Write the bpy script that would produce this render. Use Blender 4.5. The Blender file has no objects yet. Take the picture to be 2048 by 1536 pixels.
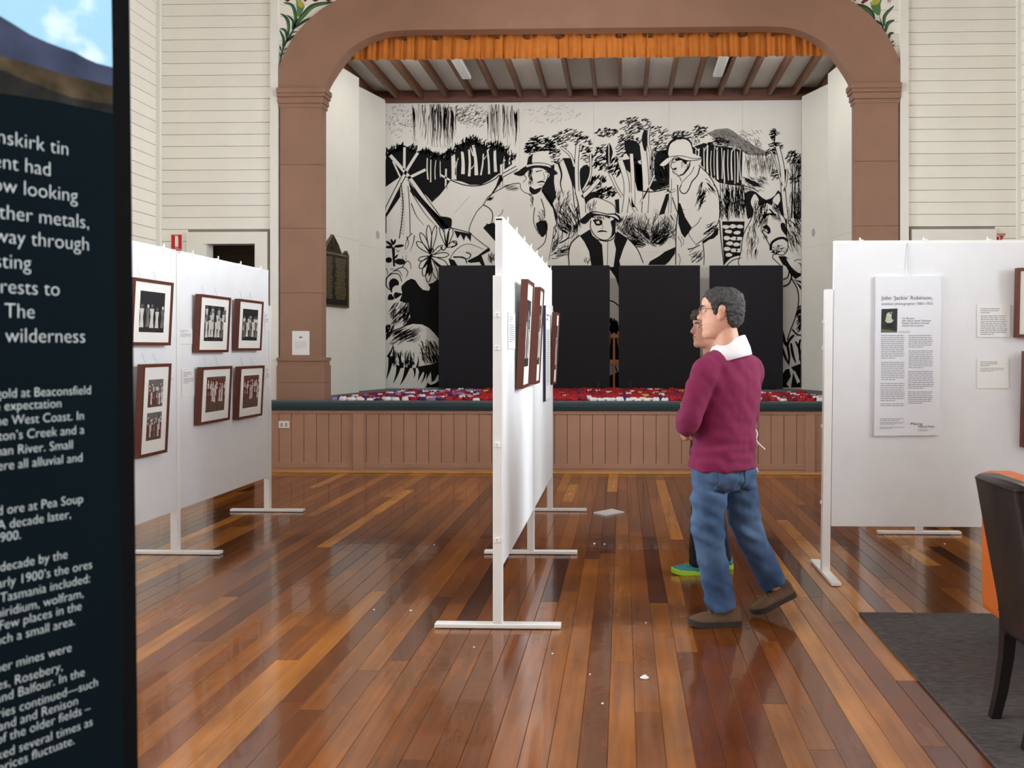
import bpy, bmesh, math, random
from mathutils import Vector, Matrix, noise
from mathutils.geometry import tessellate_polygon

# ------------------------------------------------------------------ camera, world, light, exposure
SC = bpy.context.scene
COL = SC.collection
F, PX, PY, TH, H = 1750.0, 1195.0, 696.0, math.atan(50 / 1750.0), 1.45   # lens in pixels of a 2048x1536 frame
cam_d = bpy.data.cameras.new('camera'); cam = bpy.data.objects.new('camera', cam_d); COL.objects.link(cam)
cam.location = (0, 0, H); cam.rotation_euler = (math.pi / 2, 0, TH)
cam_d.sensor_width = 36.0; cam_d.sensor_fit = 'HORIZONTAL'; cam_d.lens = F / 2048 * 36.0
cam_d.shift_x = -(PX - 1024) / 2048; cam_d.shift_y = -(768 - PY) / 2048
cam_d.clip_start = 0.05
cam_d.dof.use_dof = True; cam_d.dof.focus_distance = 6.5; cam_d.dof.aperture_fstop = 4.0
SC.camera = cam
SC.view_settings.view_transform = 'Standard'; SC.view_settings.look = 'None'
SC.view_settings.gamma = 1.0; SC.view_settings.use_curve_mapping = False
SC.view_settings.exposure = 0.22
SC.cycles.use_denoising = True
SC.cycles.max_bounces = 8; SC.cycles.diffuse_bounces = 5
SC.cycles.sample_clamp_indirect = 6.0
world = bpy.data.worlds.new('overcast_sky'); SC.world = world; world.use_nodes = True
world.node_tree.nodes['Background'].inputs[0].default_value = (0.80, 0.90, 1.0, 1)
world.node_tree.nodes['Background'].inputs[1].default_value = 1.2

# hall: x XL..XR, y YR..YP (proscenium wall), stage behind it
XL, XR, YR, YP, ZC = -5.55, 4.61, -6.0, 10.30, 6.3
YS, ZS, YM = 10.10, 0.835, 13.20          # stage front, stage floor height, mural plane
WIN_Y = (7.2, 3.6, 0.0, -3.6); WW, WZ0, WZ1 = 1.3, 2.0, 5.0
def area(name, loc, rot, sx, sy, power, col=(1, 1, 1)):
    d = bpy.data.lights.new(name, 'AREA'); d.shape = 'RECTANGLE'; d.size = sx; d.size_y = sy
    d.energy = power; d.color = col
    o = bpy.data.objects.new(name, d); COL.objects.link(o); o.location = loc; o.rotation_euler = rot
    return o
STAGE_W = 12.0
SKYC = (0.90, 0.955, 1.0)
for wy in WIN_Y:      # daylight entering by the tall side windows
    area('window_daylight', (XL - 0.30, wy, (WZ0 + WZ1) / 2), (0, -math.pi / 2, 0), WZ1 - WZ0, WW, 330, SKYC)
    area('window_daylight', (XR + 0.30, wy, (WZ0 + WZ1) / 2), (0, math.pi / 2, 0), WZ1 - WZ0, WW, 330, SKYC)
REAR_X = (-3.3, -0.47, 2.4)
for wx in REAR_X:     # and by the rear windows behind the camera
    area('window_daylight', (wx, YR - 0.30, 3.4), (-math.pi / 2, 0, 0), 1.7, 3.0, 330, SKYC)

# ------------------------------------------------------------------ pixel helpers (direction only; depth from the surface touched)
def ray(x, y):
    u = (x - PX) / F; v = (PY - y) / F; s, c = math.sin(TH), math.cos(TH)
    return Vector((-s + u * c, c + u * s, v))
def onY(x, y, Y): d = ray(x, y); t = Y / d.y; return Vector((d.x * t, Y, H + d.z * t))
def onX(x, y, X): d = ray(x, y); t = X / d.x; return Vector((X, d.y * t, H + d.z * t))
def onZ(x, y, z=0.0): d = ray(x, y); t = (z - H) / d.z; return Vector((d.x * t, d.y * t, z))

# ------------------------------------------------------------------ object helpers
WL = {}
def link(name, me, mat=None, parent=None):
    o = bpy.data.objects.new(name, me); COL.objects.link(o)
    if mat is not None:
        for m in (mat if isinstance(mat, (list, tuple)) else [mat]): me.materials.append(m)
    if parent is not None: o.parent = parent
    return o
def tag(o, label=None, cat=None, group=None, kind=None):
    if label: o['label'] = label
    if cat: o['category'] = cat
    if group: o['group'] = group
    if kind: o['kind'] = kind
    return o
def thing(name, loc, label, cat, group=None, rotz=0.0):
    o = bpy.data.objects.new(name, None); COL.objects.link(o); o.location = loc; o.rotation_euler = (0, 0, rotz)
    o.empty_display_size = 0.1; WL[o] = Vector(loc)
    return tag(o, label, cat, group)
class MB:
    """collects geometry for one mesh"""
    def __init__(s): s.v = []; s.f = []; s.m = []
    def add(s, vs, fs, mi=0):
        b = len(s.v); s.v += [tuple(v) for v in vs]; s.f += [tuple(b + i for i in f) for f in fs]; s.m += [mi] * len(fs); return s
    def box(s, x0, x1, y0, y1, z0, z1, mi=0, M=None, ch=0.0):
        if ch > 0:
            bm = bmesh.new(); bmesh.ops.create_cube(bm, size=1)
            for v in bm.verts: v.co = Vector(((x0 + x1) / 2 + v.co.x * (x1 - x0), (y0 + y1) / 2 + v.co.y * (y1 - y0), (z0 + z1) / 2 + v.co.z * (z1 - z0)))
            bmesh.ops.bevel(bm, geom=bm.edges[:], offset=ch, segments=2, affect='EDGES', profile=0.6)
            bm.verts.index_update(); vs = [v.co.copy() for v in bm.verts]; fs = [[v.index for v in f.verts] for f in bm.faces]; bm.free()
        else:
            vs = [Vector((x, y, z)) for x in (x0, x1) for y in (y0, y1) for z in (z0, z1)]
            fs = [(0, 1, 3, 2), (4, 6, 7, 5), (0, 4, 5, 1), (2, 3, 7, 6), (0, 2, 6, 4), (1, 5, 7, 3)]
        if M: vs = [M @ v for v in vs]
        return s.add(vs, fs, mi)
    def prism(s, poly, fn, d0, d1, mi=0):
        """poly of 2d points; fn(a,b,d)->3d; extruded between depths d0 and d1"""
        n = len(poly); tri = tessellate_polygon([[Vector((p[0], p[1], 0)) for p in poly]])
        vs = [fn(p[0], p[1], d0) for p in poly] + [fn(p[0], p[1], d1) for p in poly]
        fs = [tuple(t) for t in tri] + [tuple(n + i for i in reversed(t)) for t in tri]
        fs += [(i, (i + 1) % n, n + (i + 1) % n, n + i) for i in range(n)]
        return s.add(vs, fs, mi)
    def flat(s, poly, fn, d, mi=0):
        tri = tessellate_polygon([[Vector((p[0], p[1], 0)) for p in poly]])
        return s.add([fn(p[0], p[1], d) for p in poly], [tuple(t) for t in tri], mi)
    def loft(s, rings, caps=True, mi=0):
        n = len(rings[0]); b = []
        for r in rings: b += list(r)
        fs = [(k * n + i, k * n + (i + 1) % n, (k + 1) * n + (i + 1) % n, (k + 1) * n + i) for k in range(len(rings) - 1) for i in range(n)]
        if caps: fs += [tuple(range(n - 1, -1, -1)), tuple((len(rings) - 1) * n + i for i in range(n))]
        return s.add(b, fs, mi)
    def tube(s, pts, r, n=8, mi=0):
        pts = [Vector(p) for p in pts]; rings = []
        for i, p in enumerate(pts):
            t = (pts[min(i + 1, len(pts) - 1)] - pts[max(i - 1, 0)]).normalized()
            a = t.orthogonal().normalized() if i == 0 else (rings_a - t * rings_a.dot(t)).normalized()
            rings_a = a; b = t.cross(a); rr = r[i] if isinstance(r, (list, tuple)) else r
            rings.append([p + (a * math.cos(q) + b * math.sin(q)) * rr for q in [2 * math.pi * k / n for k in range(n)]])
        return s.loft(rings, True, mi)
    def cyl(s, p0, p1, r, n=12, mi=0): return s.tube([p0, p1], r, n, mi)
    def ball(s, c, rx, ry, rz, nu=16, nv=10, mi=0, M=None):
        rings = []
        for j in range(1, nv):
            th = math.pi * j / nv
            rings.append([Vector((math.sin(th) * math.cos(q) * rx, math.sin(th) * math.sin(q) * ry, -math.cos(th) * rz)) for q in [2 * math.pi * k / nu for k in range(nu)]])
        rings = [[(M @ v if M else v) + Vector(c) for v in r] for r in rings]
        return s.loft(rings, True, mi)
    def mesh(s, name, off=(0, 0, 0), smooth=False):
        me = bpy.data.meshes.new(name); o = Vector(off)
        me.from_pydata([tuple(Vector(v) - o) for v in s.v], [], s.f)
        for p, k in zip(me.polygons, s.m): p.material_index = k
        if smooth: me.polygons.foreach_set('use_smooth', [True] * len(me.polygons))
        me.update(); return me
def fixnormals(me):
    bm = bmesh.new(); bm.from_mesh(me); bmesh.ops.recalc_face_normals(bm, faces=bm.faces[:]); bm.to_mesh(me); bm.free()
def part(name, mb, mat, parent, smooth=False, label=None, kind=None, fix=True):
    """child mesh, geometry given in world space; parent is a thing or a part of one (unrotated)"""
    off = WL.get(parent, Vector((0, 0, 0)))
    me = mb.mesh(name, off, smooth)
    if fix: fixnormals(me)
    o = link(name, me, mat, parent); WL[o] = off
    return tag(o, label, kind=kind)
def solo(name, mb, mat, label, cat, group=None, smooth=False, org=None):
    """a thing that is one mesh; origin at org"""
    org = Vector(org) if org is not None else Vector(mb.v[0])
    me = mb.mesh(name, org, smooth); fixnormals(me)
    o = link(name, me, mat); o.location = org; WL[o] = org
    return tag(o, label, cat, group)
def struct(name, mb, mat, label, smooth=False):
    me = mb.mesh(name, (0, 0, 0), smooth); fixnormals(me)
    o = link(name, me, mat); WL[o] = Vector((0, 0, 0)); return tag(o, label, kind='structure')
def smooth_curve(pts, n=6, closed=False):
    """Catmull-Rom through 2d or 3d points"""
    P = [Vector(p) for p in pts]; out = []; m = len(P)
    rng = range(m if closed else m - 1)
    for i in rng:
        p0 = P[(i - 1) % m] if closed or i > 0 else P[i]; p1 = P[i]; p2 = P[(i + 1) % m]
        p3 = P[(i + 2) % m] if closed or i + 2 < m else p2
        for k in range(n):
            t = k / n
            out.append(0.5 * ((2 * p1) + (p2 - p0) * t + (2 * p0 - 5 * p1 + 4 * p2 - p3) * t * t + (3 * p1 - p0 - 3 * p2 + p3) * t ** 3))
    if not closed: out.append(P[-1])
    return out
def ribbon(pts, w0, w1=None, wm=None):
    """2d stroke outline with tapering width"""
    w1 = w0 if w1 is None else w1; P = [Vector((p[0], p[1])) for p in pts]; L = []; R = []; n = len(P)
    for i, p in enumerate(P):
        t = P[min(i + 1, n - 1)] - P[max(i - 1, 0)]
        if t.length < 1e-9: t = Vector((1, 0))
        t.normalize(); q = Vector((-t.y, t.x)); k = i / (n - 1); w = w0 + (w1 - w0) * k
        if wm is not None: w = (1 - k) ** 2 * w0 + 2 * k * (1 - k) * wm + k * k * w1
        L.append(p + q * w / 2); R.append(p - q * w / 2)
    return L, R
def remesh(mb, voxel, name, smooth_it=4, off=(0, 0, 0)):
    """fuse the lofts of a body into one continuous surface"""
    me = mb.mesh(name + '_src'); fixnormals(me); o = bpy.data.objects.new(name, me); COL.objects.link(o)
    m = o.modifiers.new('fuse', 'REMESH'); m.mode = 'VOXEL'; m.voxel_size = voxel
    s = o.modifiers.new('relax', 'SMOOTH'); s.factor = 0.5; s.iterations = smooth_it
    dg = bpy.context.evaluated_depsgraph_get(); out = bpy.data.meshes.new_from_object(o.evaluated_get(dg))
    bpy.data.objects.remove(o); bpy.data.meshes.remove(me)
    ofs = Vector(off)
    for v in out.vertices: v.co -= ofs
    out.polygons.foreach_set('use_smooth', [True] * len(out.polygons)); out.name = name; return out

# ------------------------------------------------------------------ materials
MT = {}
def lin(c):
    return tuple(((v / 255) / 12.92 if v / 255 <= 0.04045 else ((v / 255 + 0.055) / 1.055) ** 2.4) for v in c) + (1,)
def mat(name, rgb, rough=0.5, var=0.0, scale=8.0, bump=0.0, bscale=60.0, metal=0.0, coat=0.0, spec=0.5, stretch=None, detail=4.0, rnd=0.0, sheen=0.0, rgb2=None, lo=.42, hi=.6):
    """procedural material: base colour in sRGB with noise variation, optional bump and per-object variation"""
    if name in MT: return MT[name]
    m = bpy.data.materials.new(name); m.use_nodes = True; nt = m.node_tree; N = nt.nodes; Lk = nt.links
    b = N['Principled BSDF']; c = lin(rgb); b.inputs['Base Color'].default_value = c
    b.inputs['Roughness'].default_value = rough; b.inputs['Metallic'].default_value = metal
    b.inputs['Coat Weight'].default_value = coat; b.inputs['Coat Roughness'].default_value = 0.08
    b.inputs['Specular IOR Level'].default_value = spec; b.inputs['Sheen Weight'].default_value = sheen
    tc = N.new('ShaderNodeTexCoord'); src = tc.outputs['Object']
    if stretch:
        mp = N.new('ShaderNodeMapping'); mp.inputs['Scale'].default_value = stretch; Lk.new(src, mp.inputs['Vector']); src = mp.outputs['Vector']
    if var > 0 or rnd > 0:
        nz = N.new('ShaderNodeTexNoise'); nz.inputs['Scale'].default_value = scale; nz.inputs['Detail'].default_value = detail
        Lk.new(src, nz.inputs['Vector'])
        mr = N.new('ShaderNodeMapRange'); mr.inputs['From Min'].default_value = 0.3; mr.inputs['From Max'].default_value = 0.7
        mr.inputs['To Min'].default_value = 1 - var; mr.inputs['To Max'].default_value = 1 + var
        Lk.new(nz.outputs['Fac'], mr.inputs['Value']); fac = mr.outputs['Result']
        if rnd > 0:
            oi = N.new('ShaderNodeObjectInfo'); m2 = N.new('ShaderNodeMapRange')
            m2.inputs['To Min'].default_value = 1 - rnd; m2.inputs['To Max'].default_value = 1 + rnd
            Lk.new(oi.outputs['Random'], m2.inputs['Value']); mu = N.new('ShaderNodeMath'); mu.operation = 'MULTIPLY'
            Lk.new(fac, mu.inputs[0]); Lk.new(m2.outputs['Result'], mu.inputs[1]); fac = mu.outputs[0]
        vm = N.new('ShaderNodeVectorMath'); vm.operation = 'SCALE'; vm.inputs[0].default_value = c[:3]
        Lk.new(fac, vm.inputs['Scale']); Lk.new(vm.outputs['Vector'], b.inputs['Base Color'])
    if rgb2:
        n4 = N.new('ShaderNodeTexNoise'); n4.inputs['Scale'].default_value = scale; n4.inputs['Detail'].default_value = detail; Lk.new(src, n4.inputs['Vector'])
        rp = N.new('ShaderNodeValToRGB'); rp.color_ramp.elements[0].position = lo; rp.color_ramp.elements[1].position = hi; rp.color_ramp.elements[0].color = c; rp.color_ramp.elements[1].color = lin(rgb2)
        Lk.new(n4.outputs['Fac'], rp.inputs['Fac']); Lk.new(rp.outputs['Color'], b.inputs['Base Color'])
    if bump > 0:
        n2 = N.new('ShaderNodeTexNoise'); n2.inputs['Scale'].default_value = bscale; n2.inputs['Detail'].default_value = 3
        Lk.new(src, n2.inputs['Vector']); bp = N.new('ShaderNodeBump'); bp.inputs['Strength'].default_value = bump
        bp.inputs['Distance'].default_value = 0.01; Lk.new(n2.outputs['Fac'], bp.inputs['Height']); Lk.new(bp.outputs['Normal'], b.inputs['Normal'])
    MT[name] = m; return m
def floor_mat():
    m = bpy.data.materials.new('varnished_boards'); m.use_nodes = True; nt = m.node_tree; N = nt.nodes; Lk = nt.links
    b = N['Principled BSDF']; at = N.new('ShaderNodeAttribute'); at.attribute_name = 'tone'
    tc = N.new('ShaderNodeTexCoord'); cb = N.new('ShaderNodeCombineXYZ')
    mu = N.new('ShaderNodeMath'); mu.operation = 'MULTIPLY'; mu.inputs[1].default_value = 37.0; Lk.new(at.outputs['Fac'], mu.inputs[0]); Lk.new(mu.outputs[0], cb.inputs['Z'])
    ad = N.new('ShaderNodeVectorMath'); ad.operation = 'ADD'; Lk.new(tc.outputs['Object'], ad.inputs[0]); Lk.new(cb.outputs[0], ad.inputs[1])
    mp = N.new('ShaderNodeMapping'); mp.inputs['Scale'].default_value = (28, 1.6, 1); Lk.new(ad.outputs[0], mp.inputs['Vector'])
    nz = N.new('ShaderNodeTexNoise'); nz.inputs['Scale'].default_value = 1.0; nz.inputs['Detail'].default_value = 3; nz.inputs['Distortion'].default_value = 0.2; Lk.new(mp.outputs[0], nz.inputs['Vector'])
    n2 = N.new('ShaderNodeTexNoise'); n2.inputs['Scale'].default_value = 2.2; n2.inputs['Detail'].default_value = 3; Lk.new(ad.outputs[0], n2.inputs['Vector'])
    r1 = N.new('ShaderNodeValToRGB'); e = r1.color_ramp.elements
    e[0].position = 0.0; e[0].color = lin((74, 34, 10)); e[1].position = 1.0; e[1].color = lin((206, 138, 54))
    for p, c in ((0.3, (106, 54, 16)), (0.55, (138, 77, 24)), (0.8, (168, 102, 34))):
        q = e.new(p); q.color = lin(c)
    Lk.new(at.outputs['Fac'], r1.inputs['Fac'])
    mr = N.new('ShaderNodeMapRange'); mr.inputs['From Min'].default_value = 0.3; mr.inputs['From Max'].default_value = 0.7; mr.inputs['To Min'].default_value = 0.78; mr.inputs['To Max'].default_value = 1.16
    Lk.new(nz.outputs['Fac'], mr.inputs['Value'])
    m2 = N.new('ShaderNodeMapRange'); m2.inputs['From Min'].default_value = 0.3; m2.inputs['From Max'].default_value = 0.7; m2.inputs['To Min'].default_value = 0.80; m2.inputs['To Max'].default_value = 1.18
    Lk.new(n2.outputs['Fac'], m2.inputs['Value'])
    pr = N.new('ShaderNodeMath'); pr.operation = 'MULTIPLY'; Lk.new(mr.outputs[0], pr.inputs[0]); Lk.new(m2.outputs[0], pr.inputs[1])
    sc = N.new('ShaderNodeVectorMath'); sc.operation = 'SCALE'; Lk.new(r1.outputs['Color'], sc.inputs[0]); Lk.new(pr.outputs[0], sc.inputs['Scale'])
    Lk.new(sc.outputs['Vector'], b.inputs['Base Color'])
    b.inputs['Roughness'].default_value = 0.17; b.inputs['Coat Weight'].default_value = 0.35; b.inputs['Coat Roughness'].default_value = 0.05
    n3 = N.new('ShaderNodeTexNoise'); n3.inputs['Scale'].default_value = 9.0; n3.inputs['Detail'].default_value = 2; Lk.new(tc.outputs['Object'], n3.inputs['Vector'])
    bp = N.new('ShaderNodeBump'); bp.inputs['Strength'].default_value = 0.10; bp.inputs['Distance'].default_value = 0.006; Lk.new(n3.outputs['Fac'], bp.inputs['Height'])
    Lk.new(bp.outputs['Normal'], b.inputs['Normal']); Lk.new(bp.outputs['Normal'], b.inputs['Coat Normal'])
    return m
def glass_mat():
    m = bpy.data.materials.new('window_glass'); m.use_nodes = True; nt = m.node_tree; N = nt.nodes; Lk = nt.links
    out = N['Material Output']; tr = N.new('ShaderNodeBsdfTransparent'); gl = N.new('ShaderNodeBsdfGlossy'); gl.inputs['Roughness'].default_value = 0.02
    fr = N.new('ShaderNodeFresnel'); mx = N.new('ShaderNodeMixShader'); Lk.new(fr.outputs[0], mx.inputs[0]); Lk.new(tr.outputs[0], mx.inputs[1]); Lk.new(gl.outputs[0], mx.inputs[2]); Lk.new(mx.outputs[0], out.inputs['Surface'])
    return m
GLASS = glass_mat(); FLOORM = floor_mat()
WALLP = mat('cream_painted_boards', (243, 239, 229), 0.3, 0.03, 3, 0.05, 30, rnd=0.025)
TRIMP = mat('white_gloss_trim', (238, 236, 228), 0.3, 0.02, 4)
BROWN = mat('brown_painted_render', (150, 113, 92), 0.55, 0.06, 3, 0.12, 40)
BROWNB = mat('brown_painted_boards', (176, 135, 112), 0.5, 0.05, 4, 0.05, 40, rnd=0.04)
FLATW = mat('cream_flat_paint', (222, 219, 208), 0.6, 0.03, 2)
CEILP = mat('pale_ceiling_sheet', (212, 208, 200), 0.7, 0.03, 2)
RAFT = mat('stained_rafter', (104, 66, 42), 0.55, 0.12, 6, 0.05, 40)
CARPET = mat('teal_carpet', (40, 62, 68), 0.95, 0.14, 40, 0.5, 300, sheen=0.2)
WHITEM = mat('white_powder_coat', (246, 246, 246), 0.35, 0.01, 5)
FABRIC = mat('white_display_fabric', (236, 238, 242), 0.9, 0.02, 6, 0.15, 250)
PAPER = mat('white_paper', (240, 240, 240), 0.7, 0.01, 5)
INK = mat('dark_print_ink', (52, 52, 58), 0.8, 0.05, 20)
INKG = mat('grey_print_ink', (158, 160, 168), 0.8, 0.05, 20)
# ------------------------------------------------------------------ floor: individual varnished boards on a dark subfloor
random.seed(7); SX0_, SX1_ = -4.30, 3.45
floor = struct('floor', MB().box(XL - .15, XR + .15, YR - .1, YS + 0.02, -0.08, -0.012).box(XL - .2, SX0_, YS, 11.6, -.08, -.012).box(SX1_, XR + .2, YS, 11.6, -.08, -.012), mat('dark_subfloor', (40, 22, 12), 0.8), 'polished timber strip floor of the hall')
PW = 0.1037; planks = []
ncol = int((XR - XL) / PW) + 1
for i in range(ncol):
    x0 = XL + i * PW; x1 = min(x0 + PW, XR); y = YR - random.uniform(0, 2.5)
    while y < YS:
        ln = random.choice((1.2, 1.8, 2.4, 3.0, 3.6)) * random.uniform(0.85, 1.15); y1 = min(y + ln, YS); y0 = max(y, YR)
        if y1 > YR + 0.05 and y1 - y0 > 0.05: planks.append((x0, x1, y0, y1, min(1, max(0, random.gauss(0.46, 0.23)))))
        y += ln
def plank_area(p):
    xa, xb, ya, yb, _ = p; lo = max(ya, 3.0)
    if yb <= lo: return 0
    ym = (lo + yb) / 2; xm = (xa + xb) / 2
    if xm < -0.72 * yb - 0.1 or xm > 0.465 * yb + 0.1: return 0
    px = 1245 + 1750 * xm / ym
    if px < 250: return 0
    return (yb - lo) / ym ** 3
planks.sort(key=plank_area, reverse=True)
def plank_geo(mb, p):
    x0, x1, y0, y1, t = p; g = 0.0007; c = 0.0012
    x0 += g; x1 -= g; y0 += g; y1 -= g
    vs = [(x0, y0, -.012), (x1, y0, -.012), (x1, y1, -.012), (x0, y1, -.012), (x0, y0, -c), (x1, y0, -c), (x1, y1, -c), (x0, y1, -c),
          (x0 + c, y0 + c, 0), (x1 - c, y0 + c, 0), (x1 - c, y1 - c, 0), (x0 + c, y1 - c, 0)]
    fs = [(0, 1, 5, 4), (1, 2, 6, 5), (2, 3, 7, 6), (3, 0, 4, 7), (4, 5, 9, 8), (5, 6, 10, 9), (6, 7, 11, 10), (7, 4, 8, 11), (8, 9, 10, 11)]
    mb.add(vs, fs); return [t] * len(fs)
def plank_obj(name, ps, kind=None):
    mb = MB(); tone = []
    for p in ps: tone += plank_geo(mb, p)
    me = mb.mesh(name); a = me.attributes.new('tone', 'FLOAT', 'FACE'); a.data.foreach_set('value', tone)
    return tag(link(name, me, FLOORM, floor), kind=kind)
for p in planks[:300]: plank_obj('floor_board', [p])
plank_obj('outlying_floor_boards', planks[300:], 'stuff')

# ------------------------------------------------------------------ hall shell
DARKGAP = mat('board_gap_shadow_paint', (150, 142, 130), 0.8)
BP = 0.1415                                                          # pitch of the wall boards
def side_wall(side):
    x = XL if side < 0 else XR; o = x - 0.12 if side < 0 else x + 0.12; a, b = min(x, o), max(x, o); mb = MB(); ys = sorted(WIN_Y); y = YR
    for wy in ys:
        mb.box(a, b, y, wy - WW / 2, 0, ZC); mb.box(a, b, wy - WW / 2, wy + WW / 2, 0, WZ0); mb.box(a, b, wy - WW / 2, wy + WW / 2, WZ1, ZC); y = wy + WW / 2
    d = 0.03 * side
    mb.box(a, b, y, ys[-1] + WW / 2 + 0.12, 0, ZC)
    w = struct('wall_left' if side < 0 else 'wall_right', mb, WALLP, 'cream weatherboard side wall on the ' + ('left' if side < 0 else 'right'))
    back = MB().box(min(x + d, o), max(x + d, o), ys[-1] + WW / 2 + 0.12, YP + 0.3, 0, ZC); part('backing', back, DARKGAP, w)
    y0, y1 = ys[-1] + WW / 2 + 0.12, YP
    me = MB().box(min(x, x + d), max(x, x + d), y0, y1, 0.0025, BP - 0.0025, ch=0.002).mesh('board')
    for k in range(int(ZC / BP)):
        ob = link('board', me, None if me.materials else WALLP, w); ob.location.z = k * BP + 0.04
    return w
wall_l, wall_r = side_wall(-1), side_wall(1)
struct('baseboard_left', MB().box(XL, XL + .02, YR, YP - .05, .0005, .15, ch=.004), TRIMP, 'white skirting along the left wall')
struct('baseboard_right', MB().box(XR - .02, XR, YR, YP - .05, .0005, .15, ch=.004), TRIMP, 'white skirting along the right wall')
def rear_wall():
    mb = MB(); x = XL
    for wx in REAR_X:
        mb.box(x, wx - .85, YR - .12, YR, 0, ZC); mb.box(wx - .85, wx + .85, YR - .12, YR, 0, 1.9); mb.box(wx - .85, wx + .85, YR - .12, YR, 4.9, ZC); x = wx + .85
    mb.box(x, XR, YR - .12, YR, 0, ZC)
    return struct('wall_rear', mb, WALLP, 'cream end wall behind the viewer')
rear_wall()
struct('ceiling', MB().box(XL - .12, XR + .12, YR - .12, YP + 0.1, ZC, ZC + 0.1), mat('hall_ceiling_boards', (176, 160, 142), 0.6, 0.05, 3), 'boarded hall ceiling')
def window(n, c, w, z0, z1, axis, lab):
    """sash window: frame with glazing bars and panes; axis 'x' = lies in a plane of constant x"""
    g = (lambda a, b, d: Vector((c[0] + d, c[1] + a, b))) if axis == 'x' else (lambda a, b, d: Vector((c[0] + a, c[1] + d, b)))
    def bx(mb, a0, a1, b0, b1, d0, d1):
        p = g(a0, b0, d0); q = g(a1, b1, d1); mb.box(min(p.x, q.x), max(p.x, q.x), min(p.y, q.y), max(p.y, q.y), b0, b1)
    fr = MB(); t = 0.06
    bx(fr, -w / 2, -w / 2 + t, z0, z1, -.05, .05); bx(fr, w / 2 - t, w / 2, z0, z1, -.05, .05); bx(fr, -w / 2, w / 2, z0, z0 + t, -.05, .05); bx(fr, -w / 2, w / 2, z1 - t, z1, -.05, .05)
    o = struct('window_%d' % n, fr, TRIMP, lab)
    for k in (1, 2, 3):
        b = MB(); z = z0 + (z1 - z0) * k / 4; bx(b, -w / 2 + t, w / 2 - t, z - .02, z + .02, -.03, .03); part('glazing_bar', b, TRIMP, o)
    b = MB(); bx(b, -.02, .02, z0 + t, z1 - t, -.03, .03); part('glazing_bar', b, TRIMP, o)
    for k in range(4):
        za, zb = z0 + (z1 - z0) * k / 4, z0 + (z1 - z0) * (k + 1) / 4
        for a0, a1 in ((-w / 2 + t, -.02), (.02, w / 2 - t)):
            b = MB(); bx(b, a0, a1, za + .02, zb - .02, -.003, .003); part('pane', b, GLASS, o)
n = 1
for wy in WIN_Y:
    window(n, (XL - 0.08, wy), WW, WZ0, WZ1, 'x', 'tall white sash window in the left wall'); n += 1
    window(n, (XR + 0.08, wy), WW, WZ0, WZ1, 'x', 'tall white sash window in the right wall'); n += 1
for wx in REAR_X:
    window(n, (wx, YR - 0.08), 1.7, 1.9, 4.9, 'y', 'wide white sash window in the end wall'); n += 1

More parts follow.
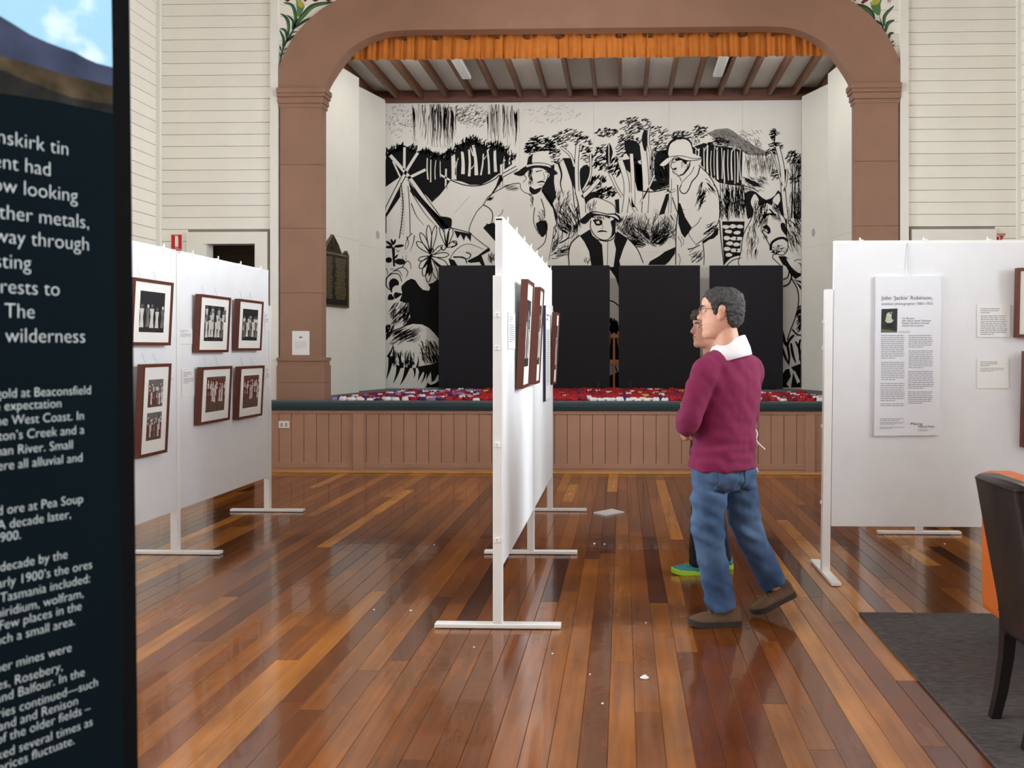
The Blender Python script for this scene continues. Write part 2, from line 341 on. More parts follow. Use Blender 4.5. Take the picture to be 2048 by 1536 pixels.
# boarded end wall beside the stage, with a doorway each side
AX = -0.4275                                                          # axis of the arch
def mirror(x): return 2 * AX - x
def end_wall(side):
    f = (lambda x: x) if side < 0 else mirror
    xo = XL if side < 0 else XR; xt = f(-4.18)
    nm = 'wall_front_left' if side < 0 else 'wall_front_right'
    mb = MB(); d0, d1 = f(-4.98), f(-4.36)
    def bx(m, xa, xb, ya, yb, za, zb, **k): m.box(min(xa, xb), max(xa, xb), ya, yb, za, zb, **k)
    bx(mb, xo, d0, YP + .02, YP + .16, 0, ZC); bx(mb, d1, f(-4.09), YP + .02, YP + .16, 0, ZC); bx(mb, d0, d1, YP + .02, YP + .16, 2.69, ZC)
    w = struct(nm, mb, DARKGAP, 'cream horizontal boarding beside the stage arch on the ' + ('left' if side < 0 else 'right'))
    full = MB(); bx(full, xo, xt, YP, YP + .02, 0.0025, BP - 0.0025, ch=0.002); fm = full.mesh('board')
    shrt = MB(); bx(shrt, xo, f(-5.19), YP, YP + .02, 0.0025, BP - 0.0025, ch=0.002); sm = shrt.mesh('board')
    for k in range(int(ZC / BP)):
        z = k * BP + 0.035; me = fm if z > 2.83 - 0.06 else sm
        ob = link('board', me, None if me.materials else WALLP, w); ob.location.z = z
    tr = MB(); bx(tr, f(-4.18), f(-4.085), YP - .035, YP + .02, 0, ZC); part('corner_trim', tr, TRIMP, w)
    bd = MB(); bx(bd, xo, xo - (xo - f(-4.5)) * 0.045, YP - .045, YP, 0, ZC); part('corner_bead', bd, TRIMP, w)
    ar = MB(); bx(ar, f(-5.19), d0, YP - .03, YP + .02, 0, 2.83); bx(ar, d1, f(-4.22), YP - .03, YP + .02, 0, 2.83); bx(ar, d0, d1, YP - .03, YP + .02, 2.69, 2.83)
    bx(ar, d0, d0 + (0.02 if side < 0 else -0.02), YP, YP + .17, 0, 2.69); bx(ar, d1, d1 + (-0.02 if side < 0 else 0.02), YP, YP + .17, 0, 2.69)
    o = tag(link('door_1' if side < 0 else 'door_2', ar.mesh('door'), TRIMP), 'white painted doorway surround beside the stage on the ' + ('left' if side < 0 else 'right'), kind='structure'); WL[o] = Vector((0, 0, 0))
    pw = MB(); bx(pw, f(-5.55), f(-4.2), 11.5, 11.6, 0, 3.2); bx(pw, f(-5.65), f(-5.55), YP + .16, 11.6, 0, 3.2); bx(pw, f(-5.65), f(-4.2), YP + .16, 11.6, 3.2, 3.3); bx(pw, f(-4.35), f(-4.3), YP + .16, 11.6, 0, 3.2)
    p = struct('wall_passage_left' if side < 0 else 'wall_passage_right', pw, mat('dim_passage_boards', (120, 104, 88), 0.7, 0.05), 'dim boarded passage wall behind the ' + ('left' if side < 0 else 'right') + ' doorway')
    pm = MB(); bx(pm, f(-5.5), f(-4.2), 11.475, 11.5, .003, BP - .003); pme = pm.mesh('board')
    for k in range(22):
        ob = link('board', pme, None if pme.materials else mat('dim_passage_boards', (0, 0, 0)), p); ob.location.z = k * BP + .02
    return w
wfl, wfr = end_wall(-1), end_wall(1)

# ------------------------------------------------------------------ proscenium arch
def A(x, y): p = onY(x, y, YP); return (p.x, p.z)
inner = [A(*p) for p in ((644.7, 193), (651, 171), (666, 145), (685, 118), (701, 100), (720, 87), (746, 74), (772, 66), (798, 63), (830, 61.5))]
outer = [A(*p) for p in ((558.5, 200), (558.7, 151), (560, 135), (572, 106), (588, 77), (608, 53), (627, 34), (653, 14.5), (679, 0), (715, -17), (765, -33), (830, -42))]
inner = [(p.x, p.y) for p in smooth_curve(inner, 4)]; outer = [(p.x, p.y) for p in smooth_curve(outer, 4)]
inner[0] = (inner[0][0], outer[0][1])
arch = tag(thing('proscenium_arch', (AX, YP, ZS), 'brown painted arch framing the stage opening', None), kind='structure')
poly = outer + [(mirror(x), z) for x, z in reversed(outer)] + [(mirror(x), z) for x, z in inner] + list(reversed(inner))
XZ = lambda a, b, d: Vector((a, d, b))
part('arch_band', MB().prism(poly, XZ, YP - 0.03, YP + 0.16), BROWN, arch)
def zy(y): return onY(600, y, YP).z
for s in (-1, 1):
    f = (lambda x: x) if s < 0 else mirror
    cx0, cx1 = onY(561, 0, YP).x, onY(644.5, 0, YP).x
    def bx(m, xa, xb, ya, yb, za, zb, **k): m.box(min(xa, xb), max(xa, xb), ya, yb, za, zb, **k)
    for ya, yb in ((330, 205), (457, 330), (586, 457), (716, 586)):
        m = MB(); bx(m, f(cx0), f(cx1), YP - .02, YP + .14, zy(ya) + .0015, zy(yb) - .0015, ch=.002); part('column_block', m, BROWN, arch)
    cap = MB()
    for ya, yb, e in ((216, 208, .012), (208, 196, .03), (196, 189, .05), (189, 179, .065)):
        bx(cap, f(cx0 - min(e, .02)), f(cx1 + e), YP - .02 - e, YP + .16, zy(ya), zy(yb), ch=.004)
    part('capital', cap, BROWN, arch)
    pl = MB(); a0, a1 = onY(557, 0, YP).x, onY(652, 0, YP).x
    bx(pl, f(a0), f(a1), YP - .06, YP + .18, ZS, zy(765) - .001, ch=.003); bx(pl, f(a0), f(a1), YP - .06, YP + .18, zy(765) + .001, zy(731), ch=.003)
    bx(pl, f(a0 + .006), f(a1 - .012), YP - .05, YP + .17, zy(731), zy(722), ch=.004); bx(pl, f(a0), f(a1 + .004), YP - .065, YP + .18, zy(722), zy(715), ch=.005)
    part('plinth', pl, BROWN, arch)
# white boarded spandrels beside the arch band, with painted lilies
spw = struct('wall_front_upper', MB().box(mirror(-4.09), -4.09, YP + .06, YP + .16, 5.9, ZC), WALLP, 'white boarding above the stage arch')
def curve_x(z):
    for (xa, za), (xb, zb) in zip(outer, outer[1:]):
        if za <= z <= zb and zb > za: return xa + (xb - xa) * (z - za) / (zb - za)
    return outer[-1][0] if z > outer[-1][1] else outer[0][0]
z = 4.55
while z < 5.9:
    zt = min(z + BP, 5.9)
    for s in (-1, 1):
        f = (lambda x: x) if s < 0 else mirror
        q = [(f(-4.09), z + .002), (f(curve_x(z) + .06), z + .002), (f(curve_x(zt) + .06), zt - .002), (f(-4.09), zt - .002)]
        part('board', MB().prism(q, XZ, YP + .015, YP + .06), WALLP, spw)
    z = zt
GREENS = [mat('leaf_paint_dark', (38, 78, 52), 0.6, 0.1, 30), mat('leaf_paint_mid', (84, 124, 78), 0.6, 0.15, 30), mat('lily_paint_yellow', (176, 172, 62), 0.6, 0.1, 30), mat('petal_paint_crimson', (104, 16, 36), 0.6, 0.1, 20)]
def lily(side):
    ox, sc = (545, .09767) if side < 0 else (1680, .09767); mb = MB()
    fn = lambda a, b, d: (lambda p: Vector((p.x, YP + .0135 - d, p.z)))(onY(ox + a * sc, b * sc, YP + .0135))
    def leaf(pts, w, mi=0):
        c = smooth_curve([(p[0], p[1]) for p in pts], 5); L, R = ribbon(c, w * .25, w * .08, w * 1.7); mb.flat(L + R[::-1], fn, .0005 * (1 + mi), mi)
    if side < 0:
        for pts, w in (([(440, 560), (470, 330), (400, 110), (220, 50)], 75), ([(400, 600), (420, 430), (290, 300)], 55), ([(320, 740), (330, 500), (270, 350), (160, 280)], 75), ([(300, 860), (270, 640), (150, 580)], 60), ([(210, 960), (230, 800), (140, 600)], 60), ([(440, 560), (640, 300), (860, 110), (1270, 40)], 110), ([(420, 600), (640, 440), (840, 345)], 60), ([(300, 850), (400, 760), (500, 720)], 60), ([(390, 690), (460, 650), (540, 660)], 22), ([(180, 1040), (160, 980), (140, 920)], 34), ([(165, 1160), (150, 1100), (140, 1060)], 26), ([(230, 1040), (270, 1000), (320, 985)], 28), ([(190, 1130), (240, 1090), (290, 1075)], 28)): leaf(pts, w)
        leaf([(150, 1330), (220, 980), (330, 780), (430, 600), (520, 340)], 46)
        for pts, w in (([(440, 460), (455, 300), (400, 140), (300, 70)], 30), ([(480, 500), (680, 270), (880, 120), (1100, 60)], 44), ([(325, 640), (330, 500), (270, 370)], 26)): leaf(pts, w, 1)
        mb.flat([(480, 0), (500, 180), (490, 290), (515, 345), (560, 335), (620, 230), (660, 130), (620, 40), (580, 0)], fn, .0012, 1)
        mb.flat([(500, 0), (515, 110), (560, 150), (610, 170), (650, 130), (615, 40), (580, 0)], fn, .0018, 2)
        for cx, w in ((310, 60), (670, 35), (880, 70), (1150, 60)): mb.flat([(cx - w, -60), (cx - w, 0), (cx - w * .4, 32), (cx + w * .2, 36), (cx + w, 0), (cx + w, -60)], fn, .0012, 3)
    else:
        for pts, w in (([(700, 430), (640, 260), (450, 130), (170, 95)], 110), ([(880, 540), (760, 440), (630, 480)], 60), ([(900, 540), (920, 320), (1110, 115)], 75), ([(930, 660), (980, 480), (1120, 410)], 80), ([(980, 850), (1020, 700), (1105, 670)], 62), ([(1030, 930), (1060, 870), (1110, 830)], 36), ([(1080, 1010), (1085, 950), (1115, 910)], 34), ([(940, 800), (860, 640), (720, 500)], 60), ([(960, 850), (900, 830), (870, 780)], 50)): leaf(pts, w)
        leaf([(1110, 1290), (1060, 1050), (960, 820), (890, 600), (800, 320)], 48)
        for pts, w in (([(680, 400), (600, 240), (420, 130)], 44), ([(905, 480), (925, 330), (1060, 160)], 26), ([(950, 600), (990, 480), (1080, 420)], 28)): leaf(pts, w, 1)
        mb.flat([(680, 0), (615, 60), (640, 150), (680, 240), (760, 310), (810, 320), (835, 230), (825, 90), (855, 0)], fn, .0012, 1)
        mb.flat([(690, 0), (618, 60), (630, 105), (720, 105), (790, 80), (830, 0)], fn, .0018, 2)
        mb.flat([(425, 45), (520, -40), (600, -40), (580, 10), (465, 85)], fn, .0012, 3); mb.flat([(260, -30), (340, -30), (330, 10), (300, 22), (275, 10)], fn, .0012, 3)
        for cx in (985, 1025): mb.flat([(cx - 8, -20), (cx + 14, -20), (cx + 2, 62), (cx - 8, 60)], fn, .0012, 3)
    part('painted_lily', mb, GREENS, spw, fix=False)
lily(-1); lily(1)

# orange pelmet curtain behind the arch
random.seed(3)
cx0, cx1 = onY(688, 0, 10.6).x, onY(1662, 0, 10.6).x; nn = 900; top = []; bot = []; ph = 0
zb = onY(1174, 116, 10.6).z
for i in range(nn + 1):
    x = cx0 + (cx1 - cx0) * i / nn; k = noise.noise(Vector((x * 2.3, 3, 0))); ph += 0.14 + 0.22 * (0.5 + 0.5 * k) * 1.1
    a = 0.016 + 0.016 * noise.noise(Vector((x * 5, 9, 0)))
    yy = 10.6 + a * math.sin(ph) + 0.012 * math.sin(ph * 2.3)
    top.append(Vector((x, 10.6 + a * .6 * math.sin(ph), 5.45))); bot.append(Vector((x, yy, zb + .012 * noise.noise(Vector((x * 3, 1, 0))))))
mb = MB(); mid = [(t * .45 + b * .55) for t, b in zip(top, bot)]
mb.add(top + mid + bot, [(r * (nn + 1) + i, r * (nn + 1) + i + 1, (r + 1) * (nn + 1) + i + 1, (r + 1) * (nn + 1) + i) for r in (0, 1) for i in range(nn)])
pel = thing('pelmet_curtain', (AX, 10.6, zb), 'short gathered orange pelmet curtain across the top of the stage', 'curtain')
o = part('valance', mb, mat('orange_curtain_cloth', (206, 118, 30), 0.8, 0.08, 12, 0.1, 200, sheen=0.3), pel, smooth=True)
o.modifiers.new('thick', 'SOLIDIFY').thickness = 0.003
part('curtain_rail', MB().box(cx0, cx1, 10.585, 10.615, 5.40, 5.44), RAFT, pel)

# ------------------------------------------------------------------ stage
SX0, SX1 = -4.30, 3.45
stage = thing('stage', (AX, YS, 0), 'raised stage with teal carpet and brown panelled front', 'stage')
part('platform', MB().box(SX0, SX1, YS + .03, 13.35, 0, ZS - .012), mat('stage_carcass', (90, 66, 54), 0.8), stage)
nose = [(YS + .03, ZS - .115), (YS - .015, ZS - .112), (YS - .045, ZS - .095), (YS - .058, ZS - .06), (YS - .048, ZS - .025), (YS - .02, ZS - .004), (YS + .02, ZS), (13.35, ZS), (13.35, ZS - .011), (YS + .03, ZS - .011)]
part('carpet', MB().prism(nose, lambda a, b, d: Vector((d, a, b)), SX0, SX1), CARPET, stage)
part('top_rail', MB().box(SX0, SX1, YS - .012, YS + .03, ZS - .15, ZS - .105, ch=.003), BROWNB, stage)
part('skirting', MB().box(SX0, SX1, YS - .012, YS + .03, 0, .055).box(SX0, SX1, YS - .02, YS + .03, .055, .075, ch=.004).box(SX0, SX1, YS - .008, YS + .03, .075, .115, ch=.004), BROWNB, stage)
part('floor_bead', MB().box(SX0, SX1, YS - .045, YS - .012, 0, .022, ch=.006), mat('honey_timber_bead', (206, 150, 74), 0.35, 0.1, 6), stage)
stiles = [(onY(707, 0, YS).x, onY(728, 0, YS).x), (onY(1611, 0, YS).x, onY(1629, 0, YS).x)]
for a, b in stiles: part('stile', MB().box(a, b, YS - .025, YS + .03, 0, ZS - .15, ch=.003), BROWNB, stage)
x = SX0
while x < SX1 - .02:
    part('front_board', MB().box(x + .0025, min(x + .1465, SX1) - .0025, YS, YS + .028, .1, ZS - .14, ch=.004), BROWNB, stage); x += .1465
soc = thing('power_socket', tuple(onY(568, 855, YS - .01)), 'white double power socket on the brown stage front', 'socket')
a, b = onY(558, 856, YS), onY(579, 842, YS)
part('face_plate', MB().box(a.x, b.x, YS - .012, YS - .0005, a.z, b.z, ch=.003), WHITEM, soc)
for k in (.28, .72): part('outlet', MB().box(a.x + (b.x - a.x) * k - .014, a.x + (b.x - a.x) * k + .014, YS - .014, YS - .011, a.z + .015, b.z - .02), mat('socket_grey', (170, 170, 168), 0.5), soc)

# stage house: ceiling, rafters, beam, side and back walls, splayed wing flats
struct('ceiling_stage', MB().box(-4.27, 3.415, YP + .17, 13.5, 5.33, 5.4), CEILP, 'pale sheeted ceiling over the stage')
struct('wall_stage', MB().box(-4.27, 3.415, 13.36, 13.5, 0, 5.4).box(-4.27, -4.2, YP + .17, 13.5, 0, 5.4).box(3.345, 3.415, YP + .17, 13.5, 0, 5.4), FLATW, 'cream outer walls of the stage house')
roof = thing('stage_roof_framing', (AX, 13.1, 5.17), 'row of exposed brown rafters under the stage ceiling', 'rafters')
for k in range(19):
    x = onY(794.6 + (k - 1) * 49.55, 206, 13.1).x
    part('rafter', MB().box(x - .026, x + .026, YP + .2, 13.09, 5.20, 5.33, ch=.003), RAFT, roof)
part('back_beam', MB().box(-4.0, 3.1, 13.09, 13.17, 5.165, 5.31, ch=.004), mat('red_brown_beam', (96, 52, 36), 0.5, 0.1, 5), roof)
for x0, x1 in ((912, 948), (1427, 1447)):
    c = onY((x0 + x1) / 2, 150, 12.0); lx = onY(905 if x0 < 1000 else 1441, 118, 10.9).x if False else c.x
    t = thing('fluorescent_light', (lx, 11.5, 5.2), 'long white batten light between the rafters on the ' + ('left' if x0 < 1000 else 'right'), 'ceiling light', 'batten lights')
    part('housing', MB().box(lx - .05, lx + .05, 10.95, 12.15, 5.25, 5.33, ch=.008), WHITEM, t)
    part('diffuser', MB().box(lx - .065, lx + .065, 10.97, 12.13, 5.19, 5.25, ch=.015), mat('light_diffuser', (228, 230, 226), 0.3), t)
def flat_panel(p, q, lab, hole=None):
    t = thing('wing_flat', (p.x, p.y, ZS), lab, 'stage flat', 'cream wing flats'); d = (q - p); d.z = 0; L = d.length; d.normalize(); nrm = Vector((d.y, -d.x, 0))
    if nrm.y > 0: nrm = -nrm
    fn = lambda a, b, e: p + d * a + nrm * e + Vector((0, 0, b - p.z))
    zs = [ZS, onZ(700, 0, 0).z + 2.55, 5.19] if False else [ZS, 2.93, 5.19]
    for za, zb in zip(zs, zs[1:]):
        part('sheet', MB().prism([(0, za + .001), (L, za + .001), (L, zb - .001), (0, zb - .001)], fn, 0, -.03), FLATW, t)
    part('brace', MB().prism([(0.02, ZS), (.08, ZS), (.08, 5.1), (.02, 5.1)], fn, -.03, -.07), RAFT, t)
    if hole:
        m = MB(); c = hole; m.prism([(c[0] + .045 * math.cos(k * .2618), c[1] + .06 * math.sin(k * .2618)) for k in range(24)], fn, .003, -.001); part('port_cover', m, mat('port_grey', (168, 170, 172), 0.4), t)
    return t, fn, L
f1, fn1, L1 = flat_panel(Vector((-3.92, 10.62, ZS)), Vector((-3.647, 12.016, ZS)), 'cream wing flat with bronze honour board, beside the left column')
f2, fn2, L2 = flat_panel(Vector((-3.78, 12.35, ZS)), Vector((-3.575, 13.1, ZS)), 'narrow cream wing flat touching the left edge of the mural', (.56, 3.13))
f3, fn3, L3 = flat_panel(Vector((3.02, 10.62, ZS)), Vector((2.80, 12.016, ZS)), 'cream wing flat beside the right column')
f4, fn4, L4 = flat_panel(Vector((2.96, 12.35, ZS)), Vector((2.665, 13.1, ZS)), 'narrow cream wing flat touching the right edge of the mural', (.5, 3.13))
# honour board on the first flat
hb = thing('honour_board', tuple(fn1(.9, 1.95, .02)), 'dark bronze honour board with pointed top on the left wing flat', 'plaque')
def hbpt(px, py):
    """pixel -> (along, height) on the first flat"""
    d = ray(px, py); p0 = fn1(0, 0, 0.0); dd = (fn1(1, 0, 0) - p0); nn_ = Vector((dd.y, -dd.x, 0)); t = (Vector((p0.x, p0.y, 0)).dot(nn_)) / (d.x * nn_.x + d.y * nn_.y); P = Vector((d.x * t, d.y * t, H + d.z * t))
    return ((P - Vector((p0.x, p0.y, P.z))).dot(dd), P.z)
ctr = hbpt(661.5, 600)[0]; e = hbpt(693, 600)[0] - ctr
zt, zsh, zb_ = hbpt(661.5, 469)[1], hbpt(690, 505)[1], hbpt(690, 616)[1]
half = [(0, zt), (.10 * e / .3, zt - .12), (.17 * e / .3, zt - .25), (.26 * e / .3, zsh + .02), (e, zsh - .04), (e, zb_)]
outl = half + [(-x, z_) for x, z_ in reversed(half[1:])]
part('surround', MB().prism([(ctr + x, z_) for x, z_ in outl], fn1, .002, .04), mat('bronze_edge', (112, 92, 64), 0.4, 0.1, 10, metal=0.5), hb)
ins = [(x * .88, zb_ + .03 + (z_ - zb_) * .95) for x, z_ in outl]
hp = part('tablet', MB().prism([(ctr + x, z_) for x, z_ in ins], fn1, .04, .046), mat('dark_bronze', (44, 42, 34), 0.45, 0.3, 12, 0.3, 30, metal=0.4), hb)
gold = mat('worn_gilt_lettering', (104, 88, 54), 0.5, 0.2, 30)
m = MB(); random.seed(5)
for k in range(22):
    zz = zsh - .12 - k * (zsh - zb_ - .2) / 22
    for s in (-1, 1):
        w = random.uniform(.25, .36) * e; c = ctr + s * .42 * e; m.prism([(c - w, zz), (c + w, zz), (c + w, zz + .013), (c - w, zz + .013)], fn1, .046, .0475)
part('lettering', m, gold, hp)
m = MB().prism([(ctr - e * .8, zsh - .07), (ctr + e * .8, zsh - .07), (ctr + e * .8, zsh - .045), (ctr - e * .8, zsh - .045)], fn1, .046, .052)
for k in range(16):
    a = k * math.pi / 8; m.prism([(ctr + .065 * math.cos(a + j) * (1 - .3 * (j > .1)), zsh + .07 + .085 * math.sin(a + j)) for j in (0, .2, .3)], fn1, .046, .056)
part('crest', m, gold, hp)

# added fill lamps, unseen behind the pelmet, brighten the stage and mural
bar = thing('added_fill_bar', (AX, 10.85, 5.12), 'row of added, unseen fill lamps on a bar behind the orange pelmet', 'added fill lights')
part('bar', MB().cyl((-3.3, 10.85, 5.28), (2.45, 10.85, 5.28), .02, 10), mat('black_metal', (10, 10, 12), 0.4), bar)
for k in range(4):
    lx = -2.75 + k * 1.55
    part('added_lamp_housing', MB().box(lx - .35, lx + .35, 10.80, 10.90, 5.12, 5.24, ch=.01), mat('black_metal', (10, 10, 12), 0.4), bar)
    o = area('added_fill_lamp', (lx, 10.93, 5.10), (math.radians(52), 0, 0), .65, .10, STAGE_W, (1, .98, .95)); o.parent = bar; o.location = Vector((lx, 10.93, 5.10)) - Vector((AX, 10.85, 5.12))
# ------------------------------------------------------------------ mural: white sheets with painted bush scene
random.seed(11)
MURW = mat('mural_white_paint', (226, 224, 218), 0.6, 0.03, 2); MURK = mat('mural_black_paint', (8, 8, 10), 0.7, 0.1, 4, spec=0.2)
MURG = mat('mural_grey_wash', (128, 124, 120), 0.65, 0.2, 14)
MURL = mat('mural_pale_wash', (172, 166, 160), 0.65, 0.15, 14)
mx0, mx1, mzt, mzb = onY(770, 300, YM).x, onY(1603, 300, YM).x, 5.17, ZS
mural = thing('mural', ((mx0 + mx1) / 2, YM, ZS), 'black and white bush mural of miners and a horse behind the stage', 'mural')
sx = [mx0] + [onY(p, 300, YM).x for p in (891, 1039, 1187.5, 1338, 1485)] + [mx1]; szz = [mzb, onY(1100, 503.5, YM).z, mzt]
for a, b in zip(sx, sx[1:]):
    for c, d in zip(szz, szz[1:]): part('mural_sheet', MB().box(a + .001, b - .001, YM, YM + .02, c + .001, d - .001), MURW, mural)
CR = {'A': (760, 200, .21484), 'B': (1180, 200, .21484), 'C': (760, 480, .19528), 'D': (860, 420, .2994), 'E': (1540, 440, .2539)}
class Paint:
    def __init__(s): s.mb = MB(); s.cr = 'A'
    def fn(s, a, b, d):
        ox, oy, k = CR[s.cr]; x = min(max(ox + a * k, 771), 1602); y = min(max(oy + b * k, 207), 775)
        p = onY(x, y, YM - d); return p
    def poly(s, pts, c, lay, sm=0):
        if sm: pts = [(p.x, p.y) for p in smooth_curve(pts, sm, True)]
        s.mb.flat(pts, s.fn, .0006 * lay, c)
    def stroke(s, pts, w0, w1=None, c=0, lay=5, wm=None, n=5):
        if len(pts) > 2: pts = smooth_curve(pts, n)
        elif wm is not None: pts = [Vector(pts[0]).lerp(Vector(pts[1]), k / 5) for k in range(6)]
        L, R = ribbon(pts, w0, w1, wm); m = len(L)
        s.mb.add([s.fn(p.x, p.y, .0006 * lay) for p in L + R], [(i, i + 1, m + i + 1, m + i) for i in range(m - 1)], c)
    def pole(s, pts, w, e=8, lay=3): s.stroke(pts, w + 2 * e, None, 0, lay); s.stroke(pts, w, None, 1, lay + 1)
    def outline(s, pts, w, lay=5): s.stroke(list(pts) + [pts[0]], w, None, 0, lay)
    def figure(s, pts, w=9, lay=4, sm=3):
        s.poly(pts, 1, lay, sm); q = [(p.x, p.y) for p in smooth_curve(pts, sm, True)]; s.stroke(q + [q[0]], w, None, 0, lay + 1, n=1)
    def dashes(s, cx, cy, rx, ry, n, ang=-25, ln=38, w=9, c=0, lay=3, spread=18):
        for _ in range(n):
            a = random.uniform(0, 6.283); r = math.sqrt(random.random()); x = cx + rx * r * math.cos(a); y = cy + ry * r * math.sin(a)
            t = math.radians(ang + random.uniform(-spread, spread)); l = ln * random.uniform(.5, 1.3)
            d = Vector((math.cos(t), math.sin(t))) * l / 2; p = Vector((x, y)); s.stroke([tuple(p - d), tuple(p + Vector((-d.y, d.x)) * .15), tuple(p + d)], w * .4, 0.5, c, lay, wm=w * 1.6, n=3)
    def hatch(s, x0, y0, x1, y1, n, ang, ln, w, c=0, lay=3, spread=14, bend=.2):
        for _ in range(n):
            p = Vector((random.uniform(x0, x1), random.uniform(y0, y1))); t = math.radians(ang + random.uniform(-spread, spread)); l = ln * random.uniform(.5, 1.3)
            d = Vector((math.cos(t), math.sin(t))) * l / 2; q = Vector((-d.y, d.x)) * bend * random.uniform(-1, 1)
            s.stroke([tuple(p - d), tuple(p + q), tuple(p + d)], w, w * .2, c, lay, wm=w * 1.2, n=3)
    def fan(s, cx, cy, a0, a1, n, r0, r1, w, lay=3, bend=.25):
        for _ in range(n):
            t = math.radians(random.uniform(a0, a1)); u = Vector((math.cos(t), math.sin(t))); r = random.uniform(r0, r1); st = random.uniform(.25, .75) * r
            p = Vector((cx, cy)) + u * st; e = p + u * (r - st); m = p.lerp(e, .5) + Vector((-u.y, u.x)) * (r - st) * bend * (1 if u.x > 0 else -1)
            s.stroke([tuple(p), tuple(m), tuple(e)], w, w * .15, 0, lay, wm=w, n=3)
    def loop(s, c, t, w, lw=9, lay=5, fill=True):
        c = Vector(c); t = Vector(t); d = t - c; q = Vector((-d.y, d.x)).normalized() * w / 2
        pts = [c, c + d * .35 + q * .7, c + d * .75 + q, t, c + d * .75 - q, c + d * .35 - q * .7]
        if fill: s.poly([tuple(p) for p in pts], 1, lay - 1, 3)
        o = [(p.x, p.y) for p in smooth_curve(pts, 4, True)]; s.stroke(o + [o[0]], lw, None, 0, lay, n=1)
    def done(s, name): part(name, s.mb, [MURK, MURW, MURG, MURL], mural, fix=False)

# --- forest and tents
P = Paint(); P.cr = 'A'
for _ in range(150):
    x = random.choice((random.uniform(300, 720), random.uniform(480, 700), random.uniform(1000, 1290))); y0 = random.uniform(35, 150); y1 = y0 + random.uniform(120, 330)
    P.stroke([(x, y0), (x + random.uniform(-12, 12), (y0 + y1) / 2), (x + random.uniform(-14, 14), min(y1, 470))], random.uniform(5, 20), 4, random.choice((2, 3, 3, 3)), 1)
for x in (480, 505, 530, 560, 600, 640, 1040, 1075, 1105): P.stroke([(x, 40), (x - 14, 200), (x + 4, 440)], 9, 5, 2, 2)
for x in (330, 380, 430, 520, 575, 1010, 1060, 1130, 1200): P.stroke([(x, 45), (x + 8, 250), (x + 2, 470)], 12, 10, 1, 2)
P.dashes(180, 200, 130, 160, 90, -30, 30, 5, 2, 1, 50); P.dashes(860, 150, 150, 110, 150, -30, 34, 6, 2, 1, 25); P.dashes(750, 110, 60, 80, 30, -40, 30, 7, 0, 2)
P.dashes(1600, 130, 280, 90, 80, -30, 30, 3, 2, 1, 40)
P.poly([(50, 560), (80, 470), (150, 450), (215, 420), (290, 450), (345, 480), (400, 460), (470, 470), (520, 500), (600, 540), (640, 480), (700, 480), (745, 430), (800, 390), (860, 370), (930, 400), (1000, 440), (1080, 410), (1130, 440), (1180, 500), (1220, 520), (1230, 600), (1100, 690), (1020, 750), (940, 790), (840, 790), (760, 760), (655, 740), (600, 830), (540, 890), (480, 945), (440, 900), (270, 740), (250, 700), (180, 720), (50, 810)], 0, 1)
for cx, cy in ((200, 440), (90, 490), (150, 450), (300, 455), (420, 480), (500, 520), (600, 530), (660, 480), (745, 430), (800, 395), (860, 365), (930, 400), (1010, 430), (1090, 420), (1150, 460), (1210, 520)): P.dashes(cx, cy, 50, 34, 26, -65, 56, 10, 0, 2, 40)
for a, b, w in (((680, 490), (690, 740), 46), ((765, 480), (772, 690), 34), ((828, 460), (830, 710), 24), ((868, 420), (897, 700), 34), ((962, 500), (938, 700), 16), ((1000, 460), (1016, 690), 20), ((1068, 440), (1076, 670), 30), ((440, 540), (446, 740), 13), ((474, 520), (472, 765), 11), ((520, 560), (514, 740), 9), ((560, 560), (562, 720), 9), ((720, 560), (705, 700), 14), ((1160, 520), (1150, 690), 18), ((1215, 520), (1205, 600), 14)):
    m = ((a[0] + b[0]) / 2 + random.uniform(-8, 8), (a[1] + b[1]) / 2); P.stroke([a, m, b], w * .7, w, 1, 2)
for a, b, w in (((868, 520), (840, 440), 14), ((960, 560), (1000, 510), 8), ((1140, 600), (1180, 540), 9), ((700, 600), (730, 540), 12), ((850, 640), (880, 600), 10)): P.stroke([a, b], w, w * .4, 1, 2)
P.poly([(480, 950), (560, 880), (655, 745), (760, 785), (860, 802), (960, 790), (1060, 745), (1110, 705), (1080, 800), (1000, 930), (960, 980), (880, 1060), (850, 1240), (660, 1190), (660, 1105), (560, 1085)], 1, 3)
P.stroke([(480, 950), (560, 875), (655, 745)], 8); P.stroke([(655, 745), (760, 785), (860, 800), (960, 788), (1060, 742), (1110, 700)], 10); P.stroke([(660, 1190), (760, 1215), (850, 1240)], 8); P.stroke([(560, 1085), (660, 1105), (660, 1190)], 6)
P.poly([(1115, 700), (1150, 735), (1060, 860), (1005, 925), (1080, 800)], 0, 4); P.stroke([(830, 900), (690, 1060)], 3, 2, 2, 4)
P.pole([(1120, 715), (1275, 628)], 22); P.pole([(1128, 600), (1130, 820)], 20, 5); P.pole([(560, 695), (655, 748)], 18, 5); P.pole([(615, 640), (610, 830)], 16, 6)
P.poly([(50, 835), (190, 765), (190, 830), (50, 1010)], 1, 2)
P.poly([(50, 1000), (190, 800), (190, 960), (50, 1250)], 0, 2); P.poly([(60, 1090), (190, 900), (190, 1250), (60, 1270)], 1, 3)
P.poly([(200, 770), (240, 740), (430, 900), (600, 1140), (600, 1240), (190, 1260)], 1, 3)
P.poly([(265, 760), (330, 840), (480, 1010), (600, 1130), (560, 1080), (665, 1105), (660, 1190), (600, 1205), (570, 1200), (420, 1010), (290, 860)], 0, 4)
P.stroke([(195, 770), (215, 1000), (180, 1290)], 9); P.stroke([(260, 800), (275, 1000), (280, 1250)], 7)
